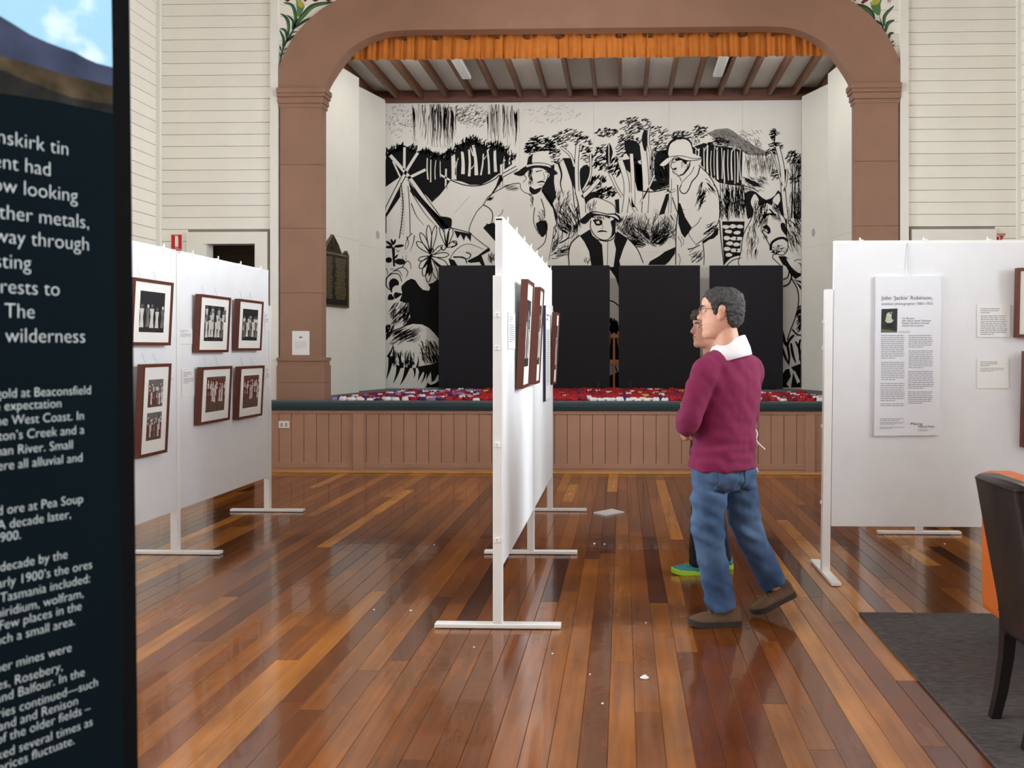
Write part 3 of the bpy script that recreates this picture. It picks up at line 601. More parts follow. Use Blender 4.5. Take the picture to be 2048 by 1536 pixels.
for k in range(14): y = 870 + k * 28; P.stroke([(195, y), (215, y + 14), (232, y - 4)], 5, 2, 0, 5)
for a in ([(290, 960), (340, 1080), (410, 1165)], [(280, 840), (420, 1060), (560, 1210)], [(300, 1240), (250, 1300), (230, 1400)], [(320, 1260), (310, 1330), (280, 1410)], [(250, 1270), (265, 1340), (240, 1390)]): P.stroke(a, 9, 3)
P.pole([(95, 515), (260, 705), (430, 940), (600, 1170)], 32); P.pole([(352, 490), (230, 690), (45, 1050)], 26); P.pole([(228, 440), (226, 650)], 24, 5); P.pole([(425, 648), (245, 735)], 26, 6); P.pole([(120, 570), (190, 720)], 16, 5)
P.poly([(690, 1215), (850, 1245), (845, 1320), (800, 1260), (780, 1310), (750, 1250), (720, 1290)], 0, 4)
P.done('painted_camp')
# --- trees in the middle
P = Paint(); P.cr = 'A'
P.dashes(1400, 440, 55, 60, 40, -20, 44, 13); P.dashes(1480, 370, 90, 40, 44, -20, 44, 11); P.dashes(1580, 430, 50, 70, 40, -30, 44, 12); P.dashes(1480, 450, 110, 24, 30, -10, 44, 12)
for a in ((1760, 330, 150, 60, 80), (1640, 420, 110, 60, 50), (1900, 420, 80, 80, 60), (1640, 540, 60, 60, 30), (1930, 540, 50, 40, 25)): P.dashes(*a)
P.poly([(1560, 620), (1625, 600), (1620, 760), (1640, 900), (1600, 980), (1540, 880), (1510, 830)], 0, 2)
P.poly([(1700, 540), (1760, 540), (1830, 560), (1840, 690), (1815, 840), (1780, 760), (1740, 640)], 0, 2); P.poly([(1865, 640), (1930, 600), (1965, 690), (1905, 830), (1870, 830), (1860, 720)], 0, 2, 2)
P.stroke([(1660, 585), (1690, 690), (1680, 780), (1700, 870)], 20, 6); P.stroke([(1620, 600), (1612, 720), (1600, 820)], 9)
P.stroke([(1760, 620), (1790, 780), (1810, 1000)], 8); P.pole([(1842, 420), (1828, 620), (1835, 860)], 28, 7); P.pole([(1690, 445), (1770, 510), (1810, 620)], 16, 6); P.pole([(1960, 500), (1955, 700), (1870, 870)], 14, 6)
P.pole([(1850, 850), (1880, 960), (1895, 1090)], 60, 9, 4); P.pole([(2040, 740), (1960, 830), (1880, 905)], 34, 8, 4); P.poly([(1900, 880), (2000, 850), (2045, 900), (1960, 950), (1900, 1080), (1885, 960)], 0, 3)
P.fan(1790, 1290, 225, 285, 70, 150, 420, 6); P.fan(1560, 1500, 270, 335, 40, 120, 420, 7); P.hatch(1620, 850, 1760, 1000, 34, -70, 70, 5); P.hatch(1510, 780, 1600, 860, 14, -80, 60, 6); P.hatch(1720, 1000, 1860, 1240, 50, 70, 110, 5)
P.cr = 'B'
for a in ((150, 300, 110, 40, 60), (420, 230, 150, 70, 100), (370, 370, 110, 70, 70), (620, 330, 110, 90, 70), (850, 325, 100, 36, 50), (1030, 290, 70, 60, 50), (1200, 400, 100, 50, 60), (290, 470, 60, 60, 30), (110, 450, 50, 50, 25), (180, 640, 60, 40, 30), (670, 440, 70, 60, 40)): P.dashes(*a)
P.poly([(300, 560), (420, 540), (480, 620), (490, 740), (520, 830), (440, 840), (420, 760), (400, 600), (370, 680), (330, 640)], 0, 2); P.poly([(420, 590), (480, 600), (500, 740), (510, 850), (440, 840)], 0, 2)
P.poly([(320, 380), (420, 380), (470, 440), (470, 560), (400, 560), (340, 500)], 0, 2, 2)
P.poly([(700, 480), (740, 400), (800, 370), (760, 520), (700, 570), (650, 620), (740, 600), (740, 640), (735, 790), (600, 850), (550, 820), (560, 760), (690, 740)], 0, 2)
for k in range(24): x = 556 + k * 8; P.stroke([(x, random.uniform(430, 520)), (x + random.uniform(-4, 4), 640), (x, random.uniform(740, 800))], random.uniform(2, 6), 3, 0, 3)
P.dashes(640, 800, 100, 30, 50, -20, 26, 10)
P.pole([(490, 420), (510, 620), (520, 850), (510, 1050)], 52, 6); P.pole([(280, 560), (335, 740), (340, 900), (320, 1050)], 44, 6); P.pole([(385, 500), (400, 760), (400, 1000)], 30, 5); P.pole([(185, 680), (250, 820), (300, 900)], 18, 6); P.pole([(600, 700), (530, 850), (470, 960)], 14, 5); P.pole([(370, 860), (390, 960), (430, 1040)], 24, 6); P.pole([(560, 480), (540, 380), (550, 280)], 16, 5)
P.poly([(505, 280), (530, 300), (535, 400), (515, 480), (492, 430), (482, 350)], 0, 5, 3); P.poly([(180, 400), (212, 480), (195, 560), (178, 630), (150, 560), (150, 460)], 0, 4, 3); P.pole([(175, 410), (178, 620)], 8, 3, 5)
P.fan(560, 1400, 200, 318, 170, 200, 400, 6, 3, .2); P.hatch(240, 1080, 420, 1250, 70, -60, 70, 5); P.fan(640, 1400, 230, 300, 60, 100, 300, 5)
P.hatch(1200, 810, 1440, 1080, 200, 84, 110, 6); P.hatch(640, 1080, 800, 1300, 40, 60, 60, 4)
P.poly([(950, 440), (1060, 400), (1200, 430), (1300, 440), (1420, 470), (1410, 800), (1300, 790), (1200, 770), (1100, 690), (1030, 600), (1040, 545), (950, 490)], 0, 2)
for x, w in ((985, 10), (1015, 16), (1060, 12), (1095, 20), (1130, 9), (1160, 8), (1185, 18), (1225, 10), (1250, 14), (1285, 10), (1318, 16), (1345, 8), (1372, 14), (1400, 9)): P.stroke([(x, random.uniform(400, 480)), (x + random.uniform(-8, 8), 600), (x + 4, random.uniform(720, 790))], w * .6, w, 1, 3)
for a in ((1010, 470, 950, 420), (1060, 480, 1085, 430), (1190, 480, 1160, 430), (1320, 480, 1360, 420)): P.stroke([a[:2], a[2:]], 10, 4, 1, 3)
P.poly([(440, 845), (560, 858), (660, 845), (722, 828), (690, 1060), (560, 1050), (440, 960)], 1, 3); P.stroke([(440, 840), (560, 856), (660, 842), (722, 826)], 10)
P.poly([(722, 828), (755, 840), (692, 1060), (640, 1072), (682, 950)], 0, 4); P.pole([(748, 730), (745, 900), (742, 1055)], 18, 5, 5); P.pole([(700, 872), (800, 836)], 16, 4, 5)
P.poly([(560, 1500), (640, 1455), (700, 1410), (795, 1368), (790, 1430), (740, 1500), (700, 1536), (540, 1536)], 0, 4)
P.done('painted_trees')
P = Paint(); P.cr = 'B'
for a in ((90, 560, 70, 90, 50, -40), (60, 760, 90, 60, 60, -50), (150, 860, 90, 50, 60, -30), (240, 620, 50, 90, 50, -60), (640, 620, 80, 120, 50, 85), (960, 380, 60, 50, 40)): P.dashes(*a, 44, 13)
P.poly([(230, 930), (270, 920), (275, 1060), (245, 1050)], 0, 3)
P.poly([(610, 500), (700, 470), (730, 540), (660, 600), (700, 650), (730, 700), (640, 760), (600, 700)], 0, 2, 2)
P.done('painted_undergrowth')
# --- mountain, right trees, stones
P = Paint(); P.cr = 'B'
P.poly([(1085, 310), (1180, 272), (1280, 262), (1330, 285), (1400, 340), (1500, 410), (1620, 470), (1660, 520), (1460, 510), (1400, 460), (1300, 430), (1200, 385)], 2, 1); P.hatch(1150, 290, 1600, 500, 160, 40, 50, 3, 0, 2, 40)
P.hatch(1450, 520, 1720, 680, 130, 90, 100, 4, 2, 1, 8); P.hatch(1430, 720, 1640, 850, 90, 25, 60, 4, 0, 2, 20); P.poly([(1440, 720), (1540, 760), (1600, 810), (1520, 800), (1450, 760)], 0, 3)
for a in ((1720, 320, 40, 55, 34, -10), (1725, 430, 65, 40, 40, -10), (1700, 480, 60, 30, 24), (1900, 530, 80, 60, 70, -40), (1720, 700, 40, 60, 24), (1900, 730, 40, 50, 24), (1950, 650, 20, 80, 20)): P.dashes(*a)
P.stroke([(1725, 270), (1715, 400)], 10, 14); P.pole([(1745, 430), (1790, 640), (1800, 860), (1825, 1100)], 34, 7, 3); P.pole([(1690, 480), (1740, 620), (1790, 800)], 10, 5, 3); P.pole([(1835, 640), (1825, 760), (1805, 850)], 12, 6, 3)
P.poly([(1800, 640), (1830, 650), (1820, 760), (1800, 800)], 0, 3)
for x in (1880, 1905, 1940, 1962): P.stroke([(x, 560), (x + 4, 800), (x - 4, 1100)], 6, 14, 0, 3)
P.hatch(1850, 560, 1965, 1000, 60, 88, 120, 4); P.hatch(1840, 1010, 1965, 1380, 90, 65, 120, 5, 0, 3, 25)
P.poly([(1440, 870), (1520, 845), (1570, 880), (1640, 930), (1720, 890), (1750, 840), (1790, 900), (1800, 1080), (1700, 980), (1600, 980), (1530, 1060), (1470, 1110), (1450, 1010)], 0, 3, 2)
P.poly([(1230, 1130), (1440, 1130), (1430, 1250), (1400, 1330), (1400, 1440), (1300, 1480), (1250, 1536), (1240, 1400)], 0, 3)
for cx, cy in ((1265, 1180), (1330, 1175), (1395, 1178), (1290, 1225), (1370, 1235), (1275, 1285), (1340, 1290), (1390, 1290), (1300, 1335), (1365, 1345), (1275, 1385), (1340, 1400), (1385, 1400), (1290, 1440)): P.poly([(cx + 34 * math.cos(k) * random.uniform(.8, 1.1), cy + 19 * math.sin(k) * random.uniform(.8, 1.1)) for k in [j * .785 for j in range(8)]], 1, 4, 3)
P.poly([(1330, 1110), (1350, 1098), (1380, 1100), (1400, 1118), (1360, 1125)], 1, 4, 2); P.pole([(1260, 1536), (1320, 1480), (1410, 1455)], 20, 8, 4)
P.done('painted_hillside')
# --- horse
P = Paint(); P.cr = 'B'
P.figure([(1492, 950), (1530, 870), (1572, 920), (1575, 985), (1640, 955), (1692, 975), (1700, 920), (1758, 865), (1775, 935), (1752, 990), (1800, 1080), (1822, 1140), (1835, 1280), (1842, 1380), (1800, 1442), (1720, 1432), (1700, 1470), (1760, 1560), (1405, 1560), (1408, 1400), (1430, 1250), (1500, 1110), (1520, 1030)], 8)
P.hatch(1530, 980, 1640, 1180, 60, 105, 110, 6, 0, 5, 15, .3); P.hatch(1690, 990, 1800, 1110, 30, 55, 90, 6, 0, 5, 12)
P.stroke([(1615, 1095), (1665, 1062), (1735, 1068)], 18); P.stroke([(1682, 1400), (1690, 1335), (1740, 1295), (1800, 1285), (1842, 1312)], 24); P.stroke([(1600, 1220), (1650, 1310), (1690, 1390)], 9)
P.poly([(1605, 1190), (1640, 1160), (1675, 1190), (1680, 1235), (1650, 1245), (1655, 1210)], 0, 5, 3); P.poly([(1775, 1150), (1815, 1150), (1830, 1260), (1805, 1240), (1780, 1200)], 0, 5, 2); P.stroke([(1825, 1110), (1832, 1280)], 14, 8)
P.dashes(1760, 1390, 70, 40, 40, 20, 30, 6, 0, 5, 60); P.dashes(1730, 1410, 40, 24, 16, 20, 30, 8, 0, 6, 60); P.hatch(1460, 1180, 1560, 1450, 50, 95, 90, 6, 2, 5); P.hatch(1600, 1200, 1660, 1300, 24, 60, 40, 4, 0, 5)
P.cr = 'E'
P.poly([(65, 285), (120, 285), (190, 330), (250, 342), (250, 440), (200, 465), (160, 425), (125, 365), (100, 352)], 0, 5); P.poly([(130, 300), (180, 322), (240, 352), (240, 420), (190, 392), (150, 345)], 1, 6, 2)
P.stroke([(190, 325), (215, 312), (250, 315)], 5); P.stroke([(150, 400), (170, 440), (150, 500), (105, 525)], 12); P.stroke([(105, 470), (140, 450), (150, 410)], 10)
P.stroke([(170, 460), (215, 545), (225, 640), (205, 750), (165, 860), (135, 945)], 9); P.poly([(185, 468), (250, 480), (250, 555), (215, 505)], 0, 5); P.poly([(190, 470), (250, 500), (250, 520), (210, 490)], 1, 6)
P.dashes(232, 780, 18, 100, 60, -50, 40, 9, 2, 4); P.dashes(232, 740, 18, 60, 10, -50, 40, 14, 0, 5); P.stroke([(175, 860), (210, 900), (250, 910)], 12)
P.done('painted_horse')
# --- standing man with pale hat on the right
P = Paint(); P.cr = 'B'
P.poly([(860, 690), (930, 600), (1010, 605), (1040, 650), (1120, 705), (1165, 800), (1198, 900), (1206, 1100), (1215, 1300), (1245, 1560), (800, 1560), (800, 1300), (822, 1000), (765, 905), (800, 850), (832, 790), (812, 710)], 1, 6)
P.poly([(745, 560), (780, 540), (900, 560), (940, 600), (880, 690), (830, 705), (775, 672), (770, 650), (752, 612)], 1, 6, 2)
K = dict(lay=7)
for pts, w in (([(1010, 605), (1100, 690), (1160, 790), (1196, 880), (1206, 1000), (1196, 1130), (1120, 1240), (985, 1350)], 9), ([(970, 620), (940, 680), (880, 740), (845, 790)], 6), ([(1022, 625), (1000, 700), (950, 760), (920, 830), (890, 868), (855, 865), (835, 830), (850, 790)], 11), ([(815, 790), (822, 1000), (802, 1200), (798, 1536)], 11), ([(765, 905), (800, 1010), (822, 1060)], 9), ([(832, 1000), (850, 1050), (885, 1065)], 5), ([(830, 960), (850, 1010), (885, 1020)], 5), ([(1035, 1090), (1000, 1150), (945, 1195), (920, 1250), (990, 1350)], 6), ([(1050, 1320), (1062, 1430), (1060, 1536)], 9), ([(1205, 1120), (1220, 1300), (1246, 1536)], 10), ([(780, 545), (752, 612), (772, 648), (772, 672), (808, 692), (832, 704), (850, 690)], 8), ([(812, 706), (835, 720), (850, 760)], 7), ([(880, 660), (900, 640), (935, 570)], 5), ([(820, 1270), (850, 1330), (850, 1370)], 6), ([(850, 1270), (870, 1310), (868, 1350)], 5), ([(910, 1390), (960, 1380), (1020, 1350)], 12), ([(820, 1430), (840, 1480), (830, 1536)], 6)): P.stroke(pts, w, w * .8, **K)
P.poly([(822, 960), (840, 960), (885, 1090), (948, 1190), (922, 1232), (882, 1285), (850, 1240), (822, 1150)], 0, 7); P.poly([(1040, 1315), (1120, 1265), (1195, 1185), (1192, 1250), (1150, 1290), (1110, 1300), (1060, 1335)], 0, 7)
P.poly([(785, 545), (860, 532), (935, 556), (935, 572), (905, 570), (895, 605), (872, 585), (850, 560), (800, 570)], 0, 7); P.poly([(768, 640), (800, 628), (812, 636), (790, 656)], 0, 7); P.stroke([(770, 585), (800, 575)], 9, 5, **K); P.stroke([(780, 668), (812, 664)], 5, 3, **K)
P.hatch(1000, 800, 1060, 1000, 26, 115, 110, 8, 0, 7, 12, .3); P.hatch(1090, 720, 1180, 860, 16, 55, 90, 6, 0, 7, 8); P.hatch(1080, 1150, 1190, 1230, 24, -35, 80, 6, 0, 7, 8); P.hatch(940, 1400, 1050, 1500, 20, -40, 70, 6, 0, 7); P.hatch(850, 560, 930, 640, 20, 105, 40, 4, 0, 7)
P.stroke([(728, 540), (734, 420), (790, 366), (880, 356), (935, 395), (955, 500)], 22, 16, 0, 6)
P.poly([(736, 530), (742, 425), (790, 382), (870, 370), (922, 388), (946, 440), (950, 510), (850, 530)], 1, 7, 3)
P.poly([(650, 602), (680, 570), (740, 530), (850, 518), (945, 500), (1045, 540), (1000, 556), (900, 562), (800, 528), (760, 560), (700, 610), (662, 616)], 1, 8, 3)
q = [(p.x, p.y) for p in smooth_curve([(650, 602), (680, 570), (740, 530), (850, 520), (960, 545), (1045, 540), (1000, 558), (900, 562), (800, 530), (760, 560), (700, 612), (662, 616)], 3, True)]; P.stroke(q, 6, None, 0, 9, n=1)
P.done('painted_man_in_pale_hat')
# --- man with dark brimmed hat on the left
P = Paint(); P.cr = 'A'
P.poly([(960, 980), (1060, 870), (1160, 800), (1250, 775), (1310, 770), (1360, 720), (1340, 640), (1360, 600), (1560, 600), (1580, 700), (1520, 820), (1500, 850), (1540, 930), (1600, 1000), (1640, 1150), (1615, 1195), (1600, 1400), (1560, 1520), (1440, 1480), (1080, 1400), (1000, 1375), (860, 1255), (830, 1200), (880, 1060)], 1, 6)
for pts, w in (([(1300, 775), (1220, 785), (1100, 840), (1010, 900), (962, 975), (895, 1050), (830, 1200), (860, 1258), (960, 1340), (1015, 1378)], 8), ([(962, 975), (1020, 1010), (1048, 1060), (1042, 1130), (1020, 1165), (990, 1150)], 10), ([(1145, 1020), (1130, 1060), (1092, 1088)], 6), ([(1305, 775), (1312, 825), (1350, 862), (1420, 882)], 7), ([(1440, 1000), (1428, 1100), (1440, 1170), (1480, 1250)], 8), ([(1505, 840), (1565, 905), (1612, 990), (1642, 1060), (1646, 1150), (1615, 1192)], 9), ([(1540, 1150), (1550, 1230), (1530, 1330), (1460, 1395)], 9), ([(1620, 1190), (1605, 1300), (1572, 1490)], 6), ([(1500, 920), (1530, 1020), (1530, 1100)], 9), ([(1568, 690), (1548, 760), (1512, 812), (1490, 835)], 8), ([(1360, 650), (1345, 700), (1362, 730), (1330, 770)], 7), ([(1522, 675), (1532, 735), (1510, 745)], 5), ([(1480, 790), (1520, 792)], 5), ([(1385, 880), (1420, 900), (1425, 930)], 8)): P.stroke(pts, w, w * .8, 0, 7)
P.poly([(1560, 720), (1605, 760), (1595, 930), (1645, 1070), (1640, 1150), (1610, 1010), (1535, 900), (1502, 840)], 0, 7); P.poly([(1450, 1150), (1545, 1120), (1560, 1210), (1520, 1275), (1488, 1255)], 0, 7, 2); P.poly([(985, 1162), (1060, 1140), (1085, 1180), (1085, 1330), (1000, 1235), (960, 1192)], 0, 7)
P.poly([(1395, 800), (1440, 832), (1500, 812), (1485, 855), (1430, 882), (1392, 850)], 0, 7, 2); P.hatch(1385, 650, 1420, 790, 30, 75, 50, 6, 0, 7, 10); P.hatch(1180, 790, 1290, 840, 24, -15, 60, 5, 2, 7); P.hatch(1400, 900, 1430, 1000, 12, 80, 50, 6, 2, 7); P.hatch(1480, 1030, 1540, 1150, 20, 60, 60, 6, 2, 7); P.hatch(1010, 900, 1060, 930, 8, -30, 60, 6, 0, 7)
P.stroke([(1450, 668), (1512, 655)], 12, 6, 0, 7); P.stroke([(1538, 668), (1572, 678)], 9, 5, 0, 7); P.poly([(1452, 772), (1480, 756), (1510, 750), (1536, 762), (1542, 772), (1505, 767), (1475, 772)], 0, 7)
P.poly([(1240, 685), (1290, 660), (1360, 612), (1450, 596), (1560, 606), (1612, 640), (1657, 685), (1600, 702), (1570, 682), (1520, 640), (1440, 632), (1375, 660), (1335, 702), (1290, 706)], 0, 8, 2)
P.poly([(1372, 605), (1395, 515), (1430, 490), (1550, 485), (1575, 520), (1595, 612), (1500, 600)], 1, 8, 2); P.poly([(1366, 602), (1382, 530), (1425, 498), (1415, 560), (1418, 598)], 0, 9); P.stroke([(1362, 620), (1440, 602), (1540, 608), (1590, 625)], 14, 10, 1, 9); P.stroke([(1366, 602), (1450, 585), (1540, 592), (1596, 612)], 8, 6, 0, 9)
P.cr = 'D'; P.poly([(350, 300), (400, 290), (440, 270), (440, 365), (380, 365)], 1, 6); P.dashes(410, 320, 25, 30, 30, 80, 30, 6, 2, 7)
P.done('painted_man_in_dark_hat')
# --- seated man in the middle
P = Paint(); P.cr = 'D'
P.poly([(920, 380), (925, 290), (945, 220), (995, 170), (1070, 120), (1240, 120), (1325, 190), (1385, 260), (1430, 380)], 1, 6)
P.stroke([(1000, 168), (945, 220), (926, 290), (930, 370)], 9, 7, 0, 7); P.stroke([(1320, 188), (1385, 262), (1425, 355)], 7, 6, 0, 7)
P.poly([(1000, 172), (1070, 128), (1085, 170), (1120, 198), (1150, 232), (1160, 385), (1080, 385), (1062, 275), (1030, 212)], 0, 7); P.poly([(1228, 205), (1250, 142), (1322, 190), (1292, 260), (1265, 340), (1275, 385), (1225, 385), (1242, 260)], 0, 7)
P.stroke([(1188, 210), (1185, 370)], 4, 4, 0, 7); P.stroke([(1120, 198), (1180, 208), (1225, 190), (1243, 150)], 8, 7, 0, 7); P.fan(1050, 370, 240, 300, 10, 20, 60, 5, 7)
P.cr = 'B'
P.poly([(2, 1130), (20, 1080), (200, 1080), (235, 1150), (222, 1240), (165, 1302), (100, 1295), (40, 1245)], 1, 8, 2)
P.stroke([(8, 1120), (5, 1190), (50, 1265), (110, 1300), (165, 1300), (210, 1255)], 9, 8, 0, 9); P.poly([(25, 1118), (70, 1108), (115, 1125), (105, 1165), (55, 1168), (40, 1140)], 0, 9, 2); P.poly([(55, 1130), (85, 1125), (90, 1150), (65, 1152)], 1, 10); P.poly([(190, 1130), (240, 1100), (236, 1240), (195, 1290), (206, 1200)], 0, 9)
P.poly([(60, 1232), (85, 1216), (115, 1211), (150, 1218), (164, 1230), (120, 1227), (85, 1231)], 0, 9); P.stroke([(110, 1130), (118, 1190), (100, 1200)], 5, 4, 0, 9); P.dashes(100, 1090, 90, 14, 30, 60, 30, 7, 0, 9)
P.poly([(-40, 1055), (-35, 960), (40, 908), (130, 930), (225, 985), (236, 1062), (160, 1062), (60, 1042)], 1, 8, 2); P.stroke([(-40, 1050), (-35, 960), (40, 908), (130, 930), (225, 985), (238, 1060)], 7, 7, 0, 9); P.hatch(-25, 950, 50, 1030, 26, 100, 60, 5, 2, 9)
P.poly([(-95, 1120), (-60, 1088), (0, 1042), (60, 1036), (160, 1058), (235, 1055), (282, 1088), (287, 1130), (250, 1138), (220, 1102), (180, 1088), (120, 1078), (40, 1080), (0, 1112), (-40, 1152), (-82, 1147)], 0, 9, 2); P.poly([(20, 1052), (70, 1046), (160, 1068), (225, 1068), (262, 1095), (268, 1118), (225, 1088), (120, 1066)], 1, 10, 2)
P.done('painted_seated_man')
# --- foreground plants and boulders
P = Paint(); P.cr = 'C'
P.poly([(220, 470), (270, 420), (320, 395), (360, 410), (400, 470), (440, 510), (500, 520), (515, 490), (490, 450), (540, 440), (590, 400), (640, 440), (640, 1060), (560, 960), (500, 900), (430, 865), (340, 860), (270, 880), (200, 920), (130, 960), (60, 1030), (60, 950), (100, 930), (240, 880), (310, 790), (300, 720), (270, 650), (200, 625), (225, 560), (160, 605), (130, 560), (140, 530), (215, 545)], 0, 1)
P.poly([(60, 612), (130, 612), (200, 625), (270, 650), (305, 740), (305, 800), (240, 885), (100, 935), (60, 960)], 1, 2); P.hatch(110, 660, 290, 860, 110, 125, 70, 9, 2, 3); P.dashes(100, 900, 50, 50, 30, 110, 50, 12, 0, 3); P.hatch(230, 700, 300, 800, 30, 115, 60, 9, 0, 3)
P.poly([(80, 1060), (130, 960), (270, 880), (340, 858), (430, 870), (510, 920), (560, 990), (640, 1060), (640, 1230), (540, 1272), (380, 1297), (240, 1312), (130, 1255), (100, 1150)], 1, 2); P.hatch(150, 920, 380, 1040, 70, -28, 130, 8, 2, 3, 6); P.hatch(170, 930, 300, 990, 14, -28, 100, 8, 0, 4, 6); P.hatch(420, 1060, 600, 1260, 130, 65, 80, 8, 2, 3, 20); P.hatch(480, 1180, 600, 1250, 20, 70, 60, 9, 0, 4); P.hatch(130, 1160, 350, 1290, 80, 85, 60, 9, 2, 3); P.dashes(290, 1270, 60, 30, 14, 80, 40, 14, 0, 4)
P.poly([(130, 1255), (240, 1312), (380, 1297), (540, 1272), (640, 1230), (640, 1560), (60, 1560), (60, 1180), (100, 1150)], 1, 3)
P.poly([(380, 1297), (540, 1272), (640, 1230), (640, 1400), (590, 1380), (560, 1440), (530, 1455), (520, 1350), (470, 1440), (480, 1370), (440, 1350), (385, 1450), (400, 1350)], 0, 4); P.poly([(470, 1530), (485, 1460), (540, 1500), (590, 1450), (640, 1440), (640, 1560), (450, 1560)], 0, 4)
for a, b, w in (((195, 1285), (135, 1470), 52), ((280, 1305), (205, 1490), 58), ((350, 1310), (348, 1415), 34), ((470, 1350), (415, 1475), 34), ((115, 1190), (65, 1430), 60), ((140, 1265), (132, 1065), 40), ((222, 1312), (172, 1140), 44), ((312, 1312), (304, 1122), 34), ((378, 1310), (390, 1185), 26), ((80, 1200), (140, 1060), 30)): P.stroke([a, ((a[0] + b[0]) / 2 + 8, (a[1] + b[1]) / 2), b], w, 1, 0, 5)
P.done('painted_boulders'); P = Paint(); P.cr = 'C'
P.poly([(92, 445), (110, 405), (150, 393), (188, 420), (192, 462), (160, 470), (130, 505), (120, 545), (98, 490)], 0, 3, 3); P.poly([(80, 590), (90, 560), (120, 555), (150, 600), (120, 615), (80, 612)], 0, 3, 2)
P.poly([(125, 555), (130, 490), (175, 465), (215, 500), (225, 550), (190, 528), (150, 540), (135, 580)], 1, 4, 3)
for pts, w in (([(62, 470), (70, 390), (130, 345), (195, 355), (222, 425)], 13), ([(140, 315), (195, 318), (228, 372)], 10), ([(160, 305), (235, 280), (285, 325), (265, 382)], 10), ([(225, 280), (280, 215), (312, 250), (316, 300)], 9), ([(60, 400), (100, 350), (160, 310)], 10), ([(62, 470), (90, 500), (120, 520)], 12), ([(105, 300), (130, 295), (150, 310)], 7), ([(60, 290), (78, 320), (76, 360)], 8), ([(235, 200), (230, 160)], 6), ([(262, 210), (274, 150)], 5), ([(168, 95), (185, 122), (205, 95)], 8)): P.stroke(pts, w, w * .5)
P.poly([(120, 75), (152, 75), (155, 270), (135, 270)], 0, 4)
for cx, cy, rx, ry, a in ((95, 72, 38, 15, 0), (195, 62, 52, 16, -8), (95, 35, 42, 14, 35), (125, 20, 34, 12, 65), (150, 20, 30, 11, -70), (90, 205, 34, 30, 0), (205, 222, 55, 32, 5), (165, 170, 30, 10, -50)):
    t = math.radians(a); P.poly([(cx + rx * math.cos(k) * math.cos(t) - ry * math.sin(k) * math.sin(t), cy + rx * math.cos(k) * math.sin(t) + ry * math.sin(k) * math.cos(t)) for k in [j * .524 for j in range(12)]], 0, 4)
c = (515, 165)
for t, w in (((392, 205), 40), ((405, 290), 60), ((445, 370), 62), ((490, 435), 56), ((585, 400), 46), ((690, 265), 60), ((705, 150), 50), ((640, 55), 36), ((540, 85), 26)): P.loop(c, t, w)
P.poly([(540, 190), (600, 230), (720, 260), (700, 190), (760, 205), (800, 270), (590, 275), (560, 240)], 0, 3); P.poly([(520, 200), (545, 300), (500, 380), (490, 300)], 0, 6)
for pts, w in (([(710, 200), (780, 100), (900, 40), (1060, 95)], 7), ([(750, 175), (860, 180), (890, 240)], 16), ([(880, 125), (930, 150), (900, 190), (830, 180)], 12), ([(620, 70), (650, 105), (690, 60)], 14), ([(745, 20), (790, 45), (730, 80)], 14)): P.stroke(pts, w, w * .6)
P.poly([(890, 215), (1000, 160), (1120, 70), (1130, 110), (1040, 160), (1080, 270), (1040, 262), (1020, 225), (920, 235)], 0, 4)
P.cr = 'A'
for t, w in (((340, 1320), 50), ((375, 1235), 46), ((450, 1165), 46), ((520, 1170), 40)): P.loop((470, 1430), t, w, 8)
for t, w in (((620, 1150), 44), ((670, 1190), 46), ((715, 1320), 44), ((560, 1180), 36)): P.loop((620, 1370), t, w, 8)
P.done('painted_plants'); P = Paint(); P.cr = 'E'
for pts, w in (([(95, 1000), (120, 1080), (150, 1140)], 22), ([(130, 960), (150, 1060), (148, 1150)], 20), ([(165, 970), (180, 1060), (205, 1130)], 22), ([(200, 955), (235, 1030), (230, 1110)], 18), ([(240, 940), (228, 1000), (245, 1150)], 18), ([(95, 870), (115, 960), (135, 1000)], 26), ([(190, 905), (150, 950), (140, 1010)], 22)): P.stroke(pts, w * .6, 2, 0, 6, wm=w * 1.5)
P.poly([(85, 1240), (120, 1180), (150, 1170), (165, 1230), (130, 1290), (150, 1325), (85, 1325)], 0, 5); P.poly([(165, 1325), (182, 1200), (215, 1290), (250, 1270), (250, 1325)], 0, 5); P.poly([(165, 1160), (250, 1130), (250, 1290), (215, 1230)], 0, 5); P.stroke([(190, 1190), (235, 1270)], 12, 2, 1, 6)
P.done('painted_leaves'); P = Paint(); P.cr = 'D'; P.poly([(1190, 380), (1262, 380), (1262, 520), (1240, 450)], 0, 4); P.stroke([(1195, 605), (1230, 615), (1260, 640)], 8, 8, 0, 5); P.dashes(1228, 790, 34, 60, 50, 75, 50, 12, 0, 4); P.poly([(1190, 830), (1265, 830), (1265, 1010), (1190, 1010)], 0, 3); P.poly([(1190, 1110), (1265, 1080), (1265, 1200), (1190, 1200)], 0, 3); P.stroke([(1215, 1010), (1250, 1080), (1240, 1140)], 10, 5, 0, 5)
[setattr(o, 'name', o.name) for o in ()]; sh = part('painted_gap_shapes', P.mb, [MURK, MURW, MURG], mural, fix=False); sh['kind'] = 'stuff'  # black mural shapes in the gap between the charcoal boards
